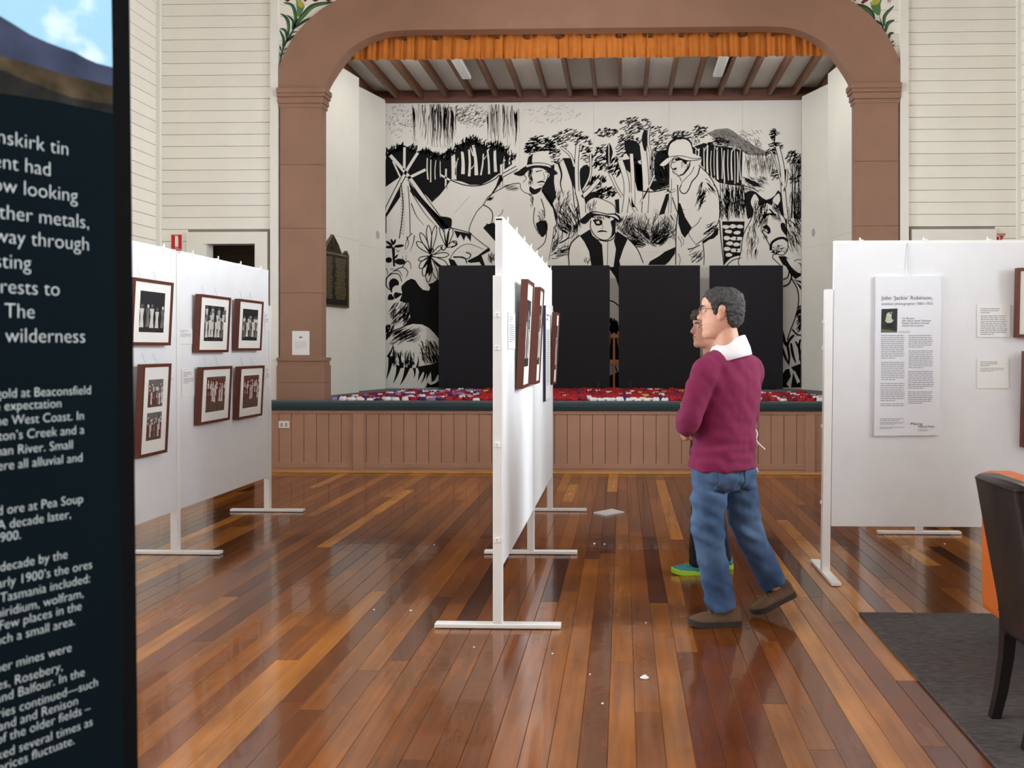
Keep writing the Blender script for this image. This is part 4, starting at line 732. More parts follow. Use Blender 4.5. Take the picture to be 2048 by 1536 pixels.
# ------------------------------------------------------------------ lettering helpers
def text_mesh(s, size, align='LEFT', thin=0.0):
    c = bpy.data.curves.new('t', 'FONT'); c.body = s; c.size = size; c.align_x = align; c.resolution_u = 3; c.offset = -thin
    o = bpy.data.objects.new('t', c); COL.objects.link(o)
    me = bpy.data.meshes.new_from_object(o.evaluated_get(bpy.context.evaluated_depsgraph_get()))
    vs = [v.co.copy() for v in me.vertices]; fs = [tuple(p.vertices) for p in me.polygons]
    bpy.data.objects.remove(o); bpy.data.curves.remove(c); bpy.data.meshes.remove(me); return vs, fs
def write(mb, s, size, org, xd, up, align='LEFT', lift=0.0012, fit=None, mi=0, xs=1.0, thin=0.0):
    vs, fs = text_mesh(s, size, align, thin); xd = Vector(xd).normalized(); up = Vector(up).normalized(); n = xd.cross(up)
    k = xs
    if fit:
        w = max(v.x for v in vs) - min(v.x for v in vs); k = fit / w
    mb.add([Vector(org) + xd * v.x * k + up * v.y + n * lift for v in vs], fs, mi)
def word_lines(mb, fn, u0, u1, v0, v1, n, d, fill=.9, h=.42, last=.5, mi=0):
    """illegible small print: n lines of word-length dashes between u0..u1, from the top v1 down to v0"""
    p = (v1 - v0) / n
    for k in range(n):
        y = v1 - (k + 1) * p + p * .3; u = u0; end = u0 + (u1 - u0) * (random.uniform(fill, 1) if k < n - 1 else last)
        while u < end - 1e-6:
            w = min(random.uniform(.06, .2) * (u1 - u0), end - u)
            mb.add([fn(u, y, d), fn(u + w * .86, y, d), fn(u + w * .86, y + p * h, d), fn(u, y + p * h, d)], [(0, 1, 2, 3)], mi); u += w

# ------------------------------------------------------------------ white display stands
def stand(name, along, a_posts, off, label, tall_mid=True, foot_half=.327, tilt=0.0, post_first_shift=0.0):
    """along 'y': stands in a row in depth at x=off; along 'x': across at y=off"""
    g = (lambda a, b, z: Vector((off + b, a, z))) if along == 'y' else (lambda a, b, z: Vector((a + tilt * z, off + b, z)))
    t = thing(name, g(a_posts[0], 0, 0), label, 'display stand', 'white exhibition stands')
    def bx(a0, a1, b0, b1, z0, z1, ch=.003):
        m = MB().box(a0, a1, b0, b1, z0, z1, ch=ch); m.v = [tuple(g(*v)) for v in m.v]; return m
    for i, a in enumerate(a_posts):
        mid = 0 < i < len(a_posts) - 1
        part('post', bx(a - .026, a + .026, -.024, .024, .02, 2.12 if mid and tall_mid else 1.825), WHITEM, t)
        part('foot', bx(a - .03, a + .03, -foot_half, foot_half, .004, .024), WHITEM, t)
        for s in (-1, 1): part('foot_pad', bx(a - .02, a + .02, s * foot_half * .55 - .06, s * foot_half * .55 + .06, 0, .004, 0), INK, t)
        if not mid:
            e = -1 if i == 0 else 1
            for z in (.46, .95, 1.45, 1.62): part('bolt', bx(a + e * .026, a + e * .034, -.009, .009, z - .009, z + .009, .002), WHITEM, t)
    for a, b in zip(a_posts, a_posts[1:]):
        f = part('fabric_board', bx(a + .03, b - .03, -.02, .02, .31, 2.13, .004), FABRIC, t)
        m = MB().box(a + .03, b - .03, -.0205, .0205, 2.118, 2.136); m.v = [tuple(g(*v)) for v in m.v]; part('edge_trim', m, WHITEM, f)
        for k in range(4):
            c = a + (b - a) * (k + .5) / 4
            m = bx(c - .008, c + .008, -.026, .026, 2.13, 2.142, 0); m.add(bx(c - .004, c + .004, .02, .028, 2.10, 2.16, 0).v, bx(0, 1, 0, 1, 0, 1, 0).f); part('hook', m, WHITEM, f)
    return t
XC, XLP = -.645, -3.145
stand('display_stand', 'y', (4.523, 6.15, 7.768), XC, 'white display stand in the middle of the hall seen almost edge on')
stand('display_stand', 'y', (4.47, 6.072, 7.673), XLP, 'white display stand on the left hung with six framed photographs')
stand('display_stand', 'x', (1.299, 2.92), 5.653, 'white display stand on the right holding the tall text panel', tilt=.012, foot_half=.30)
stand('display_stand', 'y', (6.89, 8.5), 2.31, 'white display stand half hidden behind the one with the text panel', foot_half=.32)

# ------------------------------------------------------------------ framed photographs
WOODF = mat('red_brown_frame', (98, 48, 32), 0.4, 0.12, 12, stretch=(1, 1, 6)); MATB = mat('white_mat_board', (238, 238, 234), 0.8)
PHD = mat('photo_dark', (34, 34, 38), 0.5, 0.6, 60); PHL = mat('photo_pale', (206, 204, 198), 0.5, 0.1, 40); PHM = mat('photo_mid', (110, 104, 100), 0.5, 0.4, 50); PHR = mat('photo_sepia_red', (112, 50, 44), 0.5, 0.5, 50); PHB = mat('photo_brown', (96, 74, 62), 0.5, 0.3, 30)
FRAME_DEPTH, LEAN = .045, .05
def plane_fn(axis, c, vb):
    if axis == 'x': return lambda u, v, n: Vector((c + n + max(v - vb, 0) * LEAN, u, v))
    return lambda u, v, n: Vector((u, c - n - max(v - vb, 0) * LEAN, v))
def figures(fn, u0, u1, v0, v1, n, d, rows=1, style=0, flip=1):
    """little standing people of the group photographs"""
    mb = MB(); W = (u1 - u0) / n
    for r in range(rows):
        for k in range(n):
            c = u0 + (k + .5 + .4 * r * (k % 2)) * W + random.uniform(-.15, .15) * W; base = v0 + (v1 - v0) * (.08 + .22 * r + random.uniform(0, .05)); h = (v1 - v0) * random.uniform(.5, .62) * (1 - .12 * r); w = min(W * .42, h * .17)
            col = random.choice((0, 0, 1)) if style == 0 else random.choice((0, 1, 2, 2))
            dd = d + .0003 * (rows - r)
            mb.add([fn(c - w, base, dd), fn(c + w, base, dd), fn(c + w * .6, base + h * .45, dd), fn(c + w, base + h * .8, dd), fn(c - w, base + h * .8, dd), fn(c - w * .6, base + h * .45, dd)], [(0, 1, 2, 5), (5, 2, 3, 4)], col)
            mb.add([fn(c + w * .55 * math.cos(a), base + h * .91 + h * .09 * math.sin(a), dd) for a in [j * .785 for j in range(8)]], [tuple(range(8))], 0 if col != 0 else 1)
    return mb
def framed(axis, c, u0, u1, v0, v1, label, kind, group, near_low=True):
    fn = plane_fn(axis, c, v0); t = thing('framed_photograph', fn((u0 + u1) / 2, v0, 0), label, 'framed photo', group)
    b = .02; D = FRAME_DEPTH
    def bar(a0, a1, b0, b1): return MB().prism([(a0, b0), (a1, b0), (a1, b1), (a0, b1)], fn, .004, D)
    for q in ((u0, u0 + b, v0, v1), (u1 - b, u1, v0, v1), (u0 + b, u1 - b, v0, v0 + b), (u0 + b, u1 - b, v1 - b, v1)): part('frame_bar', bar(*q), WOODF, t)
    mb_ = part('mat_board', MB().prism([(u0 + b, v0 + b), (u1 - b, v0 + b), (u1 - b, v1 - b), (u0 + b, v1 - b)], fn, .006, D - .008), MATB, t)
    U = lambda k: u0 + (u1 - u0) * k; V = lambda k: v0 + (v1 - v0) * k
    wins = {'tall2': [(.24, .76, .53, .83), (.24, .76, .17, .47)], 'tall': [(.2, .8, .2, .82)]}.get(kind, [(.19, .81, .2, .82)])
    for i, (a0, a1, b0, b1) in enumerate(wins):
        q = (U(a0), U(a1), V(b0), V(b1)); base = {'red': PHB, 'tall2': PHM}.get(kind, PHD)
        ph = part('photograph', MB().prism([(q[0], q[2]), (q[1], q[2]), (q[1], q[3]), (q[0], q[3])], fn, D - .008, D - .0072), base, mb_)
        if kind == 'tall2': part('photo_ground', MB().flat([(q[0], q[2]), (q[1], q[2]), (q[1], V(b0 + .1)), (q[0], V(b0 + .1))], fn, D - .0069), PHB, mb_)
        if kind == 'red': part('photo_crowd', MB().flat([(q[0], V(b0 + .32)), (q[1], V(b0 + .32)), (q[1], V(b1 - .05)), (q[0], V(b1 - .05))], fn, D - .0069), PHR, mb_)
        n, rows = {'five': (5, 1), 'crowd': (6, 3), 'girls': (5, 2), 'red': (8, 2), 'tall2': (7, 2)}.get(kind, (4, 2))
        m = figures(fn, q[0], q[1], q[2] + (.2 * (q[3] - q[2]) if kind == 'red' else 0), q[3], n, D - .0066, rows, 1 if kind in ('red', 'tall2') else 0)
        part('pictured_people', m, [PHL, PHM if kind != 'red' else PHL, PHR if kind in ('red', 'tall2') else PHM], mb_, kind='stuff', fix=False)
    for s in (.3, .7):
        w = MB(); p = fn(U(s), v1 - .01, .006); q2 = fn(U(s), min(v1 + .07, 2.12), .002 - max(min(v1 + .07, 2.12) - v0, 0) * LEAN * 0); q2 = Vector((c + .003, U(s), min(v1 + .07, 2.1))) if axis == 'x' else Vector((U(s), c - .003, min(v1 + .07, 2.1)))
        w.tube([p, q2], .0012, 5); part('hanging_wire', w, mat('nylon_line', (190, 190, 190), 0.3), t)
    return t
random.seed(21)
LG = 'framed photographs on the left stand'; FL = XLP + .0215
def lf(xl, xr, yt, yb, lab, kind):
    X = FL + .06; a = onX(xl, yt, X); b = onX(xr, yt, X); zt = onX(xr, yt, X + .02).z; zb = onX(xr, yb, X - .02).z
    framed('x', FL, a.y, b.y, zb, zt, lab, kind, LG)
lf(267, 346, 565, 691, 'framed group of white-clad performers, upper left beside the dark banner', 'five')
lf(400, 461, 595, 704.5, 'framed crowd photograph in the upper row, middle of the left stand', 'crowd')
lf(478, 526.5, 603, 701, 'framed photograph of figures in white, upper row by the far edge', 'girls')
lf(283, 339, 727, 903, 'tall frame holding two small photographs one above the other', 'tall2')
lf(403.5, 463.5, 732, 838.7, 'framed photograph with a reddish crowd behind pale figures, lower row middle', 'red')
lf(479.6, 528, 731, 830, 'framed reddish photograph of a crowd, lower row by the far edge', 'red')
CG = 'framed photographs on the middle stand'; FC = XC + .0215
framed('x', FC, 5.06, 5.43, 1.212, 1.85, 'brown framed portrait nearest the viewer on the middle stand', 'tall', CG)
framed('x', FC, 5.83, 6.12, 1.207, 1.858, 'brown framed portrait second from the near post of the middle stand', 'tall', CG)
framed('x', FC, 7.33, 7.66, 1.141, 1.752, 'brown framed portrait at the far end of the middle stand', 'tall', CG)
YF = 5.653 - .0215
pa, pb = onY(2033, 675, YF - .05), onY(2033, 536, YF - .05)
framed('y', YF, pa.x, pa.x + .48, pa.z, pb.z, 'brown framed picture cut by the right edge, upper one', 'crowd', 'framed photographs on the right stand')
pa, pb = onY(2045.5, 895, YF - .05), onY(2045.5, 702, YF - .05)
framed('y', YF, pa.x, pa.x + .42, pa.z, pb.z, 'brown framed picture cut by the right edge, lower one', 'tall', 'framed photographs on the right stand')

# ------------------------------------------------------------------ caption cards and text boards
def card(axis, c, u0, u1, v0, v1, label, lines, name='caption_card', th=.004, group=None, head=True):
    fn = (lambda u, v, n: Vector((c + n, u, v))) if axis == 'x' else (lambda u, v, n: Vector((u, c - n, v)))
    t = thing(name, fn((u0 + u1) / 2, v0, 0), label, 'caption card', group)
    part('card', MB().prism([(u0, v0), (u1, v0), (u1, v1), (u0, v1)], fn, .0005, th), PAPER, t)
    m = MB(); h = v1 - v0; w = u1 - u0
    if head: word_lines(m, fn, u0 + w * .1, u0 + w * .7, v1 - h * .28, v1 - h * .1, 3, th + .0005)
    word_lines(m, fn, u0 + w * .1, u1 - w * .08, v1 - h * (.28 + .06 * lines), v1 - h * .32, lines, th + .0005)
    part('print', m, INKG, t, kind='stuff', fix=False); return t
def lcard(x0, x1, y0, y1, lab, n):
    a = onX(x0, y1, FL); b = onX(x1, y1, FL); zt = onX(x0, y0, FL).z; card('x', FL, a.y, b.y, a.z, zt, lab, n, group='caption cards on the left stand')
lcard(357, 384, 656, 688, 'small white caption card left of the upper crowd photograph', 5)
lcard(363, 390, 738, 796, 'taller white caption card left of the lower middle photograph', 4)
lcard(528.5, 537, 624, 662, 'narrow caption card at the far edge of the upper row', 5)
lcard(530, 538, 733, 775, 'narrow caption card at the far edge of the lower row', 5)
lcard(340, 348.5, 755, 771, 'small caption card right of the tall two-photo frame', 2)
a, b = onX(1015.7, 698, FC), onX(1030, 698, FC)
card('x', FC, a.y, 5.04, 1.445, 1.648, 'small white caption card beside the nearest portrait on the middle stand', 9)
tb = thing('text_board', (FC, 6.9, 1.03), 'tall white text board with dark blue edge on the middle stand', 'text board')
fnc = lambda u, v, n: Vector((FC + n, u, v))
part('board', MB().prism([(6.86, 1.03), (7.27, 1.03), (7.27, 1.785), (6.86, 1.785)], fnc, .001, .02), mat('navy_board_edge', (24, 26, 60), 0.5), tb)
part('sheet', MB().prism([(6.864, 1.034), (7.268, 1.034), (7.268, 1.782), (6.864, 1.782)], fnc, .02, .0225), PAPER, tb)
m = MB(); word_lines(m, fnc, 6.9, 7.22, 1.15, 1.6, 30, .0235); word_lines(m, fnc, 6.9, 7.2, 1.66, 1.73, 2, .0235); part('print', m, INKG, tb, kind='stuff', fix=False)
# tall exhibition text panel on the right stand
def yp(px, py): p = onY(px, py, YF - .016); return (p.x, p.z)
fnr = lambda u, v, n: Vector((u, YF - n, v))
tp = thing('information_board', tuple(onY(1815, 871, YF)), 'tall white information board with heading and small dark portrait, on the right stand', 'information board')
part('panel', MB().prism([yp(1748.5, 872), yp(1877.5, 870.5), yp(1882.5, 552), yp(1752.5, 553)], fnr, .001, .016), mat('cool_white_panel', (234, 236, 244), 0.6), tp)
def tline(s, x0, x1, yb, px_h, m, root=None):
    a, b = yp(x0, yb), yp(x1, yb); k = px_h / 1750 * YF; write(m, s, k / .7, fnr(a[0], a[1], .016), (1, 0, .004), (0, 0, 1), fit=b[0] - a[0])
m = MB(); tline("John ‘Jackie’ Robinson,", 1763, 1866, 599.5, 7.6, m); part('heading', m, mat('slate_ink', (92, 94, 108), 0.8), tp, fix=False)
m = MB(); tline('amateur photographer 1883–1953', 1763, 1865, 610, 5.4, m); part('subheading', m, mat('pale_slate_ink', (128, 130, 144), 0.8), tp, fix=False)
m = MB()
for k, (s, x1) in enumerate((('For 40 years', 1828), ('John Henry ‘Jackie’ Robinson', 1862), ('framed Tasmania’s Waratah', 1858), ('district from a camera', 1847))): tline(s, 1804, x1, 638.3 + k * 4.9, 3.6, m)
part('standfirst', m, mat('slate_ink', (92, 94, 108), 0.8), tp, fix=False)
m = MB(); tline('Mining', 1821, 1844, 850, 5.2, m); tline('Mud & Mirth', 1836, 1868, 855.5, 4.4, m); part('exhibition_title', m, INK, tp, fix=False)
m = MB()
def block(x0, x1, y0, y1, n, last=.6): a, b = yp(x0, y1), yp(x1, y0); word_lines(m, fnr, a[0], b[0], a[1], b[1], n, .0168, .93, .4, last)
for args in ((1762, 1810, 669, 718, 12), (1762, 1811, 723, 761, 10), (1761, 1811, 765, 803, 10), (1761, 1810, 806, 813, 2, .95), (1817, 1867, 669, 696, 7), (1817, 1868, 700, 737, 10), (1816, 1868, 741, 778, 10), (1816, 1866, 782, 808, 7), (1760, 1812, 836, 842, 2, .75), (1760, 1810, 843, 850, 3), (1760, 1813, 853, 858, 2, .45), (1836, 1858, 858, 863, 2, .8), (1797, 1822, 662, 666, 2, .9)): block(*args)
part('body_print', m, INKG, tp, kind='stuff', fix=False)
q = [yp(1762, 665), yp(1794, 665), yp(1795, 617), yp(1763, 618)]
ph = part('portrait_photo', MB().prism(q, fnr, .016, .0168), mat('photo_green_black', (34, 44, 40), 0.5, 0.4, 40), tp)
m = MB()
def ppoly(pts, mi): m.flat([yp(1762 + x * .0977, 617 + y * .0977) for x, y in [((p[0] - 225), (p[1] - 790)) for p in pts]], fnr, .0172 + .0003 * mi, mi)
ppoly([(340, 900), (370, 870), (440, 880), (440, 1000), (480, 1030), (440, 1080), (360, 1090), (310, 1050)], 0); ppoly([(400, 850), (450, 850), (450, 900), (405, 905)], 0); ppoly([(395, 840), (450, 830), (440, 860), (400, 870)], 1); ppoly([(350, 1090), (470, 1080), (520, 1200), (480, 1230), (400, 1180), (330, 1190)], 1); ppoly([(230, 1210), (380, 1230), (550, 1260), (550, 1275), (230, 1275)], 2)
part('sitter', m, [mat('photo_cream', (196, 200, 180), 0.5, 0.1, 40), mat('photo_black', (14, 16, 20), 0.5), mat('photo_olive', (104, 106, 82), 0.5)], ph, fix=False)
for s in (1812, 1822): p, q2 = onY(s, 553, YF - .006), onY(1817 + (s - 1817) * .1, 486, YF - .003); part('hanging_wire', MB().tube([p, q2], .0012, 5), mat('nylon_line', (0, 0, 0)), tp)
a, b = onY(1954, 674.5, YF), onY(2020, 609, YF); card('y', YF, a.x, b.x, a.z, b.z, 'square white caption card full of print, upper one on the right stand', 11, group='caption cards on the right stand')
a, b = onY(1954, 776.5, YF), onY(2017, 716, YF); card('y', YF, a.x, b.x, a.z, b.z, 'square white caption card with few lines, lower one on the right stand', 3, group='caption cards on the right stand')

# ------------------------------------------------------------------ dark banner close on the left
R0 = onY(267, 768, 1.8); BD = ray(2250, PY); BD.z = 0; BD.normalize(); BN = Vector((BD.y, -BD.x, 0))
def bp(px, py):
    d = ray(px, py); t = Vector((R0.x, R0.y, 0)).dot(BN) / (d.x * BN.x + d.y * BN.y); P = Vector((d.x * t, d.y * t, H + d.z * t)); return ((P - Vector((R0.x, R0.y, P.z))).dot(BD), P.z)
fnb = lambda a, z, n: Vector((R0.x, R0.y, 0)) + BD * a + BN * n + Vector((0, 0, z))
def edge(p, q, z): (a0, z0), (a1, z1) = p, q; return a0 + (a1 - a0) * (z - z0) / (z1 - z0)
eo = (bp(259, 0), bp(276, 1536)); ei = (bp(222, 0), bp(248, 1536)); ZB0, ZB1 = .06, 2.36; WB = .80
ban = thing('exhibition_banner', fnb(-WB / 2, 0, -.01), 'black framed banner with white lettering and a landscape photograph, close on the left', 'banner')
part('panel', MB().prism([(edge(*eo, ZB0) - WB, ZB0), (edge(*eo, ZB0), ZB0), (edge(*eo, ZB1), ZB1), (edge(*eo, ZB1) - WB, ZB1)], fnb, -.03, 0), mat('banner_black', (5, 5, 7), 0.9, spec=0.1), ban)
part('base', MB().prism([(-WB - .03, 0), (.05, 0), (.05, .06), (-WB - .03, .06)], fnb, -.16, .13), mat('banner_black', (0, 0, 0)), ban)
pr = part('print', MB().prism([(edge(*ei, .12) - WB + .08, .12), (edge(*ei, .12), .12), (edge(*ei, 2.32), 2.32), (edge(*ei, 2.32) - WB + .08, 2.32)], fnb, 0, .0012), mat('banner_teal_black', (3, 14, 20), 0.9, 0.1, 3, spec=0.08), ban)
xl = edge(*ei, 2.1) - WB + .08
def bpoly(name, pts, m_, n, extra=()): part(name, MB().flat([bp(*p) for p in pts] + list(extra), fnb, n), m_, pr, fix=False)
skym = mat('printed_sky', (146, 188, 214), 0.9, scale=9, detail=4, spec=0.1, rgb2=(226, 234, 240), lo=.5, hi=.72)
bpoly('printed_sky', [(224, 140), (222, 0)], skym, .0016, [(edge(*ei, 2.31), 2.31), (xl + .02, 2.31), (xl + .02, bp(0, 160)[1])])
def strip(name, top, bot, m_, n):
    bpoly(name, top + bot[::-1], m_, n)
L0 = -700
strip('printed_mountain', [(L0, -260), (0, 33), (30, 51), (60, 70), (91, 84), (120, 95), (147, 104), (170, 117), (193, 127), (224, 135)], [(L0, 10), (0, 140), (224, 190)], mat('printed_mountain_blue', (52, 58, 78), 0.9, 0.25, 12, spec=0.1), .002)
strip('printed_moor', [(L0, -60), (0, 112), (60, 128), (130, 150), (224, 172)], [(L0, 60), (0, 185), (100, 200), (224, 226)], mat('printed_moor_brown', (64, 54, 40), 0.9, 0.5, 20, spec=0.1), .0024)
strip('printed_shore', [(L0, 20), (0, 140), (60, 165), (140, 195), (224, 210)], [(L0, 60), (0, 187), (100, 202), (224, 228)], mat('printed_shore_dark', (34, 34, 32), 0.9, 0.5, 20, spec=0.1), .0028)
LET = mat('banner_white_lettering', (180, 188, 190), 0.6)
BIG = ((138, 312, 'nskirk tin'), (102.5, 353, 'ent had'), (155, 405, 'ow looking'), (179, 458, 'other metals,'), (179, 502, 'way through'), (62, 540, 'sting'), (120, 592, 'orests to'), (70, 637, '. The'), (171, 685.5, 'e wilderness'))
SMALL = ((182, 788, 'r gold at Beaconsfield'), (123, 814.5, 'he expectation'), (168, 839, 'n the West Coast. In'), (168, 867, 'dleton’s Creek and a'), (146, 897, 'man River. Small'), (165, 922.5, 'were all alluvial and'), (166, 1005, 'ead ore at Pea Soup'), (142, 1036, 'y. A decade later,'), (42, 1077, '1900.'), (135, 1116, 'g decade by the'), (184, 1136, 'early 1900’s the ores'), (180, 1164, 'f Tasmania included:'), (167, 1194, 'miridium, wolfram,'), (163, 1219, 'r. Few places in the'), (150, 1249, 'such a small area.'), (143, 1302, 'ther mines were'), (125, 1340, 'les, Rosebery,'), (169, 1351, 'and Balfour. In the'), (196, 1371, 'veries continued—such'), (156, 1408, 'land and Renison'), (180, 1423, 'of the older fields –'), (185, 1450, 'rked several times as'), (149, 1487, 'prices fluctuate.'))
mpp = 1.62 / 1750
for rows, hpx, nm in ((BIG, 31, 'large_lettering'), (SMALL, 19.5, 'small_lettering')):
    for x, y, s in rows:
        m = MB(); a, z_ = bp(x, y); write(m, s, hpx * mpp / .72, fnb(a, z_, 0), BD, (0, 0, 1), 'RIGHT', .0016, xs=.86, thin=.0006 if hpx > 25 else .0003); part(nm, m, LET, pr, fix=False)

# ------------------------------------------------------------------ notices and signs on the walls
CF = YP - .02; a, b = onY(584.5, 710, CF), onY(619, 662, CF)
nt_ = thing('paper_notice', (a.x, CF, a.z), 'white paper notice taped to the left brown column', 'notice')
fnn = lambda u, v, n: Vector((u, CF - n, v))
part('sheet', MB().prism([(a.x, a.z), (b.x, a.z), (b.x, b.z), (a.x, b.z)], fnn, .001, .003), PAPER, nt_)
m = MB(); W = b.x - a.x; Hh = b.z - a.z; word_lines(m, fnn, a.x + .15 * W, b.x - .12 * W, a.z + .25 * Hh, a.z + .58 * Hh, 7, .0035); part('print', m, mat('faint_print', (206, 208, 212), 0.8), nt_, kind='stuff', fix=False)
part('emblem', MB().prism([(a.x + .42 * W, a.z + .71 * Hh), (a.x + .58 * W, a.z + .71 * Hh), (a.x + .58 * W, a.z + .77 * Hh), (a.x + .42 * W, a.z + .77 * Hh)], fnn, .003, .0036), mat('emblem_slate', (86, 100, 116), 0.7), nt_)
WF = YP - .001; a, b = onY(341.5, 503, WF), onY(365, 468, WF); fnw = lambda u, v, n: Vector((u, WF - n, v)); W = b.x - a.x; Hh = b.z - a.z
RED = mat('sign_red', (196, 16, 24), 0.4); SW = mat('sign_white', (240, 234, 228), 0.4)
sg = thing('extinguisher_sign', (a.x, WF, a.z), 'red fire extinguisher sign on the cream boards left of the doorway', 'sign')
pq = lambda u0, u1, v0, v1: [(a.x + u0 * W, a.z + v0 * Hh), (a.x + u1 * W, a.z + v0 * Hh), (a.x + u1 * W, a.z + v1 * Hh), (a.x + u0 * W, a.z + v1 * Hh)]
part('plate', MB().prism(pq(0, 1, 0, 1), fnw, 0, .003), SW, sg); part('red_field', MB().prism(pq(.06, .94, .04, .96), fnw, .003, .004), RED, sg)
part('extinguisher_symbol', MB().prism([(a.x + u * W, a.z + v * Hh) for u, v in ((.38, .27), (.66, .27), (.66, .78), (.6, .86), (.66, .9), (.36, .9), (.36, .84), (.44, .84), (.38, .78))], fnw, .004, .005), SW, sg)
m = MB(); write(m, 'FIRE', .06 * Hh / .7, fnw(a.x + .36 * W, a.z + .17 * Hh, .004), (1, 0, 0), (0, 0, 1), fit=.3 * W); write(m, 'EXTINGUISHER', .07 * Hh / .7, fnw(a.x + .1 * W, a.z + .08 * Hh, .004), (1, 0, 0), (0, 0, 1), fit=.8 * W); part('wording', m, SW, sg, fix=False)
tri = [onY(x, y, WF) for x, y in ((1977, 468), (2011, 467), (1994, 494))]
sg = thing('fire_hose_sign', tuple(tri[2]), 'red triangular fire sign pointing down beside the right doorway', 'sign')
part('plate', MB().prism([(p.x, p.z) for p in tri], fnw, .001, .004), mat('sign_red_dull', (176, 32, 36), 0.4), sg)
c = onY(1994, 477, WF); m = MB()
for k in range(24):
    t0, t1 = k * math.pi / 12, (k + 1) * math.pi / 12; m.add([fnw(c.x + r * math.cos(t), c.z + r * math.sin(t), .0046) for r, t in ((.026, t0), (.036, t0), (.036, t1), (.026, t1))], [(0, 1, 2, 3)])
part('hose_ring_symbol', m, SW, sg, fix=False)
m = MB(); p = onY(1981, 471.5, WF); write(m, 'FIRE HOSE', .025, fnw(p.x, p.z, .004), (1, 0, 0), (0, 0, 1), fit=onY(2007, 471, WF).x - p.x); part('wording', m, SW, sg, fix=False)

# ------------------------------------------------------------------ black boards, easel and crocheted flowers on the stage
BLK = mat('charcoal_board_cloth', (30, 29, 36), 0.9, 0.08, 20, 0.2, 200)
for k, (x0, x1) in enumerate(((877, 1040), (1056, 1219.5), (1237.5, 1400), (1419, 1566))):
    Yb = 13.02; a, b = onY(x0, 531, Yb), onY(x1, 531, Yb)
    t = thing('black_board', ((a.x + b.x) / 2, Yb, ZS), ('leftmost', 'second from left', 'third from left', 'rightmost')[k] + ' charcoal board standing before the mural', 'board', 'charcoal boards along the mural')
    part('panel', MB().box(a.x, b.x, Yb, Yb + .03, ZS + .012, a.z, ch=.004), BLK, t)
    for s in (.14, .86):
        x = a.x + (b.x - a.x) * s; part('foot_bracket', MB().box(x - .025, x + .025, Yb - .03, Yb + .03, ZS, ZS + .11, ch=.004).box(x - .03, x + .03, Yb - .06, Yb + .05, ZS, ZS + .014), mat('black_metal', (10, 10, 12), 0.4), t)
WOODE = mat('easel_timber', (150, 92, 44), 0.45, 0.15, 10)
es = thing('wooden_easel', tuple(onZ(1228, 779, ZS)), 'small timber easel frame seen in the gap between the charcoal boards', 'easel')
a, b = onY(1218, 775, 13.12), onY(1238, 668, 13.12); c = (a.x + b.x) / 2
part('mast', MB().box(c - .016, c + .016, 13.10, 13.13, ZS, b.z + .02, ch=.003), WOODE, es)
for z0, z1 in ((b.z - .06, b.z), (onY(1228, 722, 13.12).z - .05, onY(1228, 722, 13.12).z + .02)): part('crossbar', MB().box(c - .2, c + .2, 13.085, 13.10, z0, z1, ch=.003), WOODE, es)
for s in (-1, 1): part('leg', MB().tube([(c + s * .04, 13.115, b.z), (c + s * .2, 13.115, ZS)], .012, 6), WOODE, es)
random.seed(8)
FCOL = {'red': (178, 14, 26), 'crimson': (126, 10, 36), 'white': (238, 232, 236), 'purple': (70, 28, 92), 'lilac': (150, 120, 176)}
FM = {k: mat('yarn_' + k, v, 0.85, 0.15, 50, 0.3, 300) for k, v in FCOL.items()}; FM['yellow'] = mat('yarn_yellow', (206, 180, 70), 0.85, 0.1, 50)
def flower_geo(mb, x, y, r, h, mi=0, seed=0):
    n = 12; ring = []
    for rr, z in ((1, 0), (1.0, .35), (.72, .9), (.3, .8), (.12, .6)):
        ring.append([Vector((x + r * rr * (1 + .14 * math.cos(k * math.pi / 1.5 + seed)) * math.cos(k * math.pi / 6), y + r * rr * (1 + .14 * math.cos(k * math.pi / 1.5 + seed)) * math.sin(k * math.pi / 6), ZS + h * z * (1 + .25 * math.sin(k * 2.1 + seed)))) for k in range(n)])
    mb.loft(ring, True, mi)
bl = [(640, 803), (665, 800), (720, 795), (770, 789), (815, 783.5), (900, 783), (1000, 782), (1105, 781.5), (1250, 781), (1360, 781), (1500, 788), (1560, 790), (1590, 785), (1615, 791), (1655, 797)]
back_y = []
for p in bl: q = onZ(p[0], p[1], ZS); back_y.append((q.x, q.y))
def yback(x):
    for (xa, ya), (xb, yb) in zip(back_y, back_y[1:]):
        if xa <= x <= xb: return ya + (yb - ya) * (x - xa) / (xb - xa)
    return 0
flowers = []; y = YS + .10; row = 0
while y < 12.9:
    x = -3.6 + (row % 2) * .055
    while x < 2.5:
        fx, fy = x + random.uniform(-.004, .004), y + random.uniform(-.003, .003)
        if fy < yback(fx):
            px = 1245 + 1750 * fx / fy
            if fy < YS + .24 and (690 < px < 800 or 1172 < px < 1345): col = 'white' if random.random() < .85 else 'purple'
            elif px < 960: col = random.choice(('crimson', 'crimson', 'purple', 'white', 'lilac', 'red'))
            elif px > 1500: col = random.choice(('crimson', 'red', 'red', 'white', 'crimson'))
            else: col = random.choices(('red', 'crimson', 'white', 'purple', 'yellow'), (9, 6, .9, .6, .6))[0]
            flowers.append((fy, fx, col, random.uniform(.041, .046), random.uniform(.025, .05)))
        x += .105
    y += .1; row += 1
flowers.sort()
protos = {}
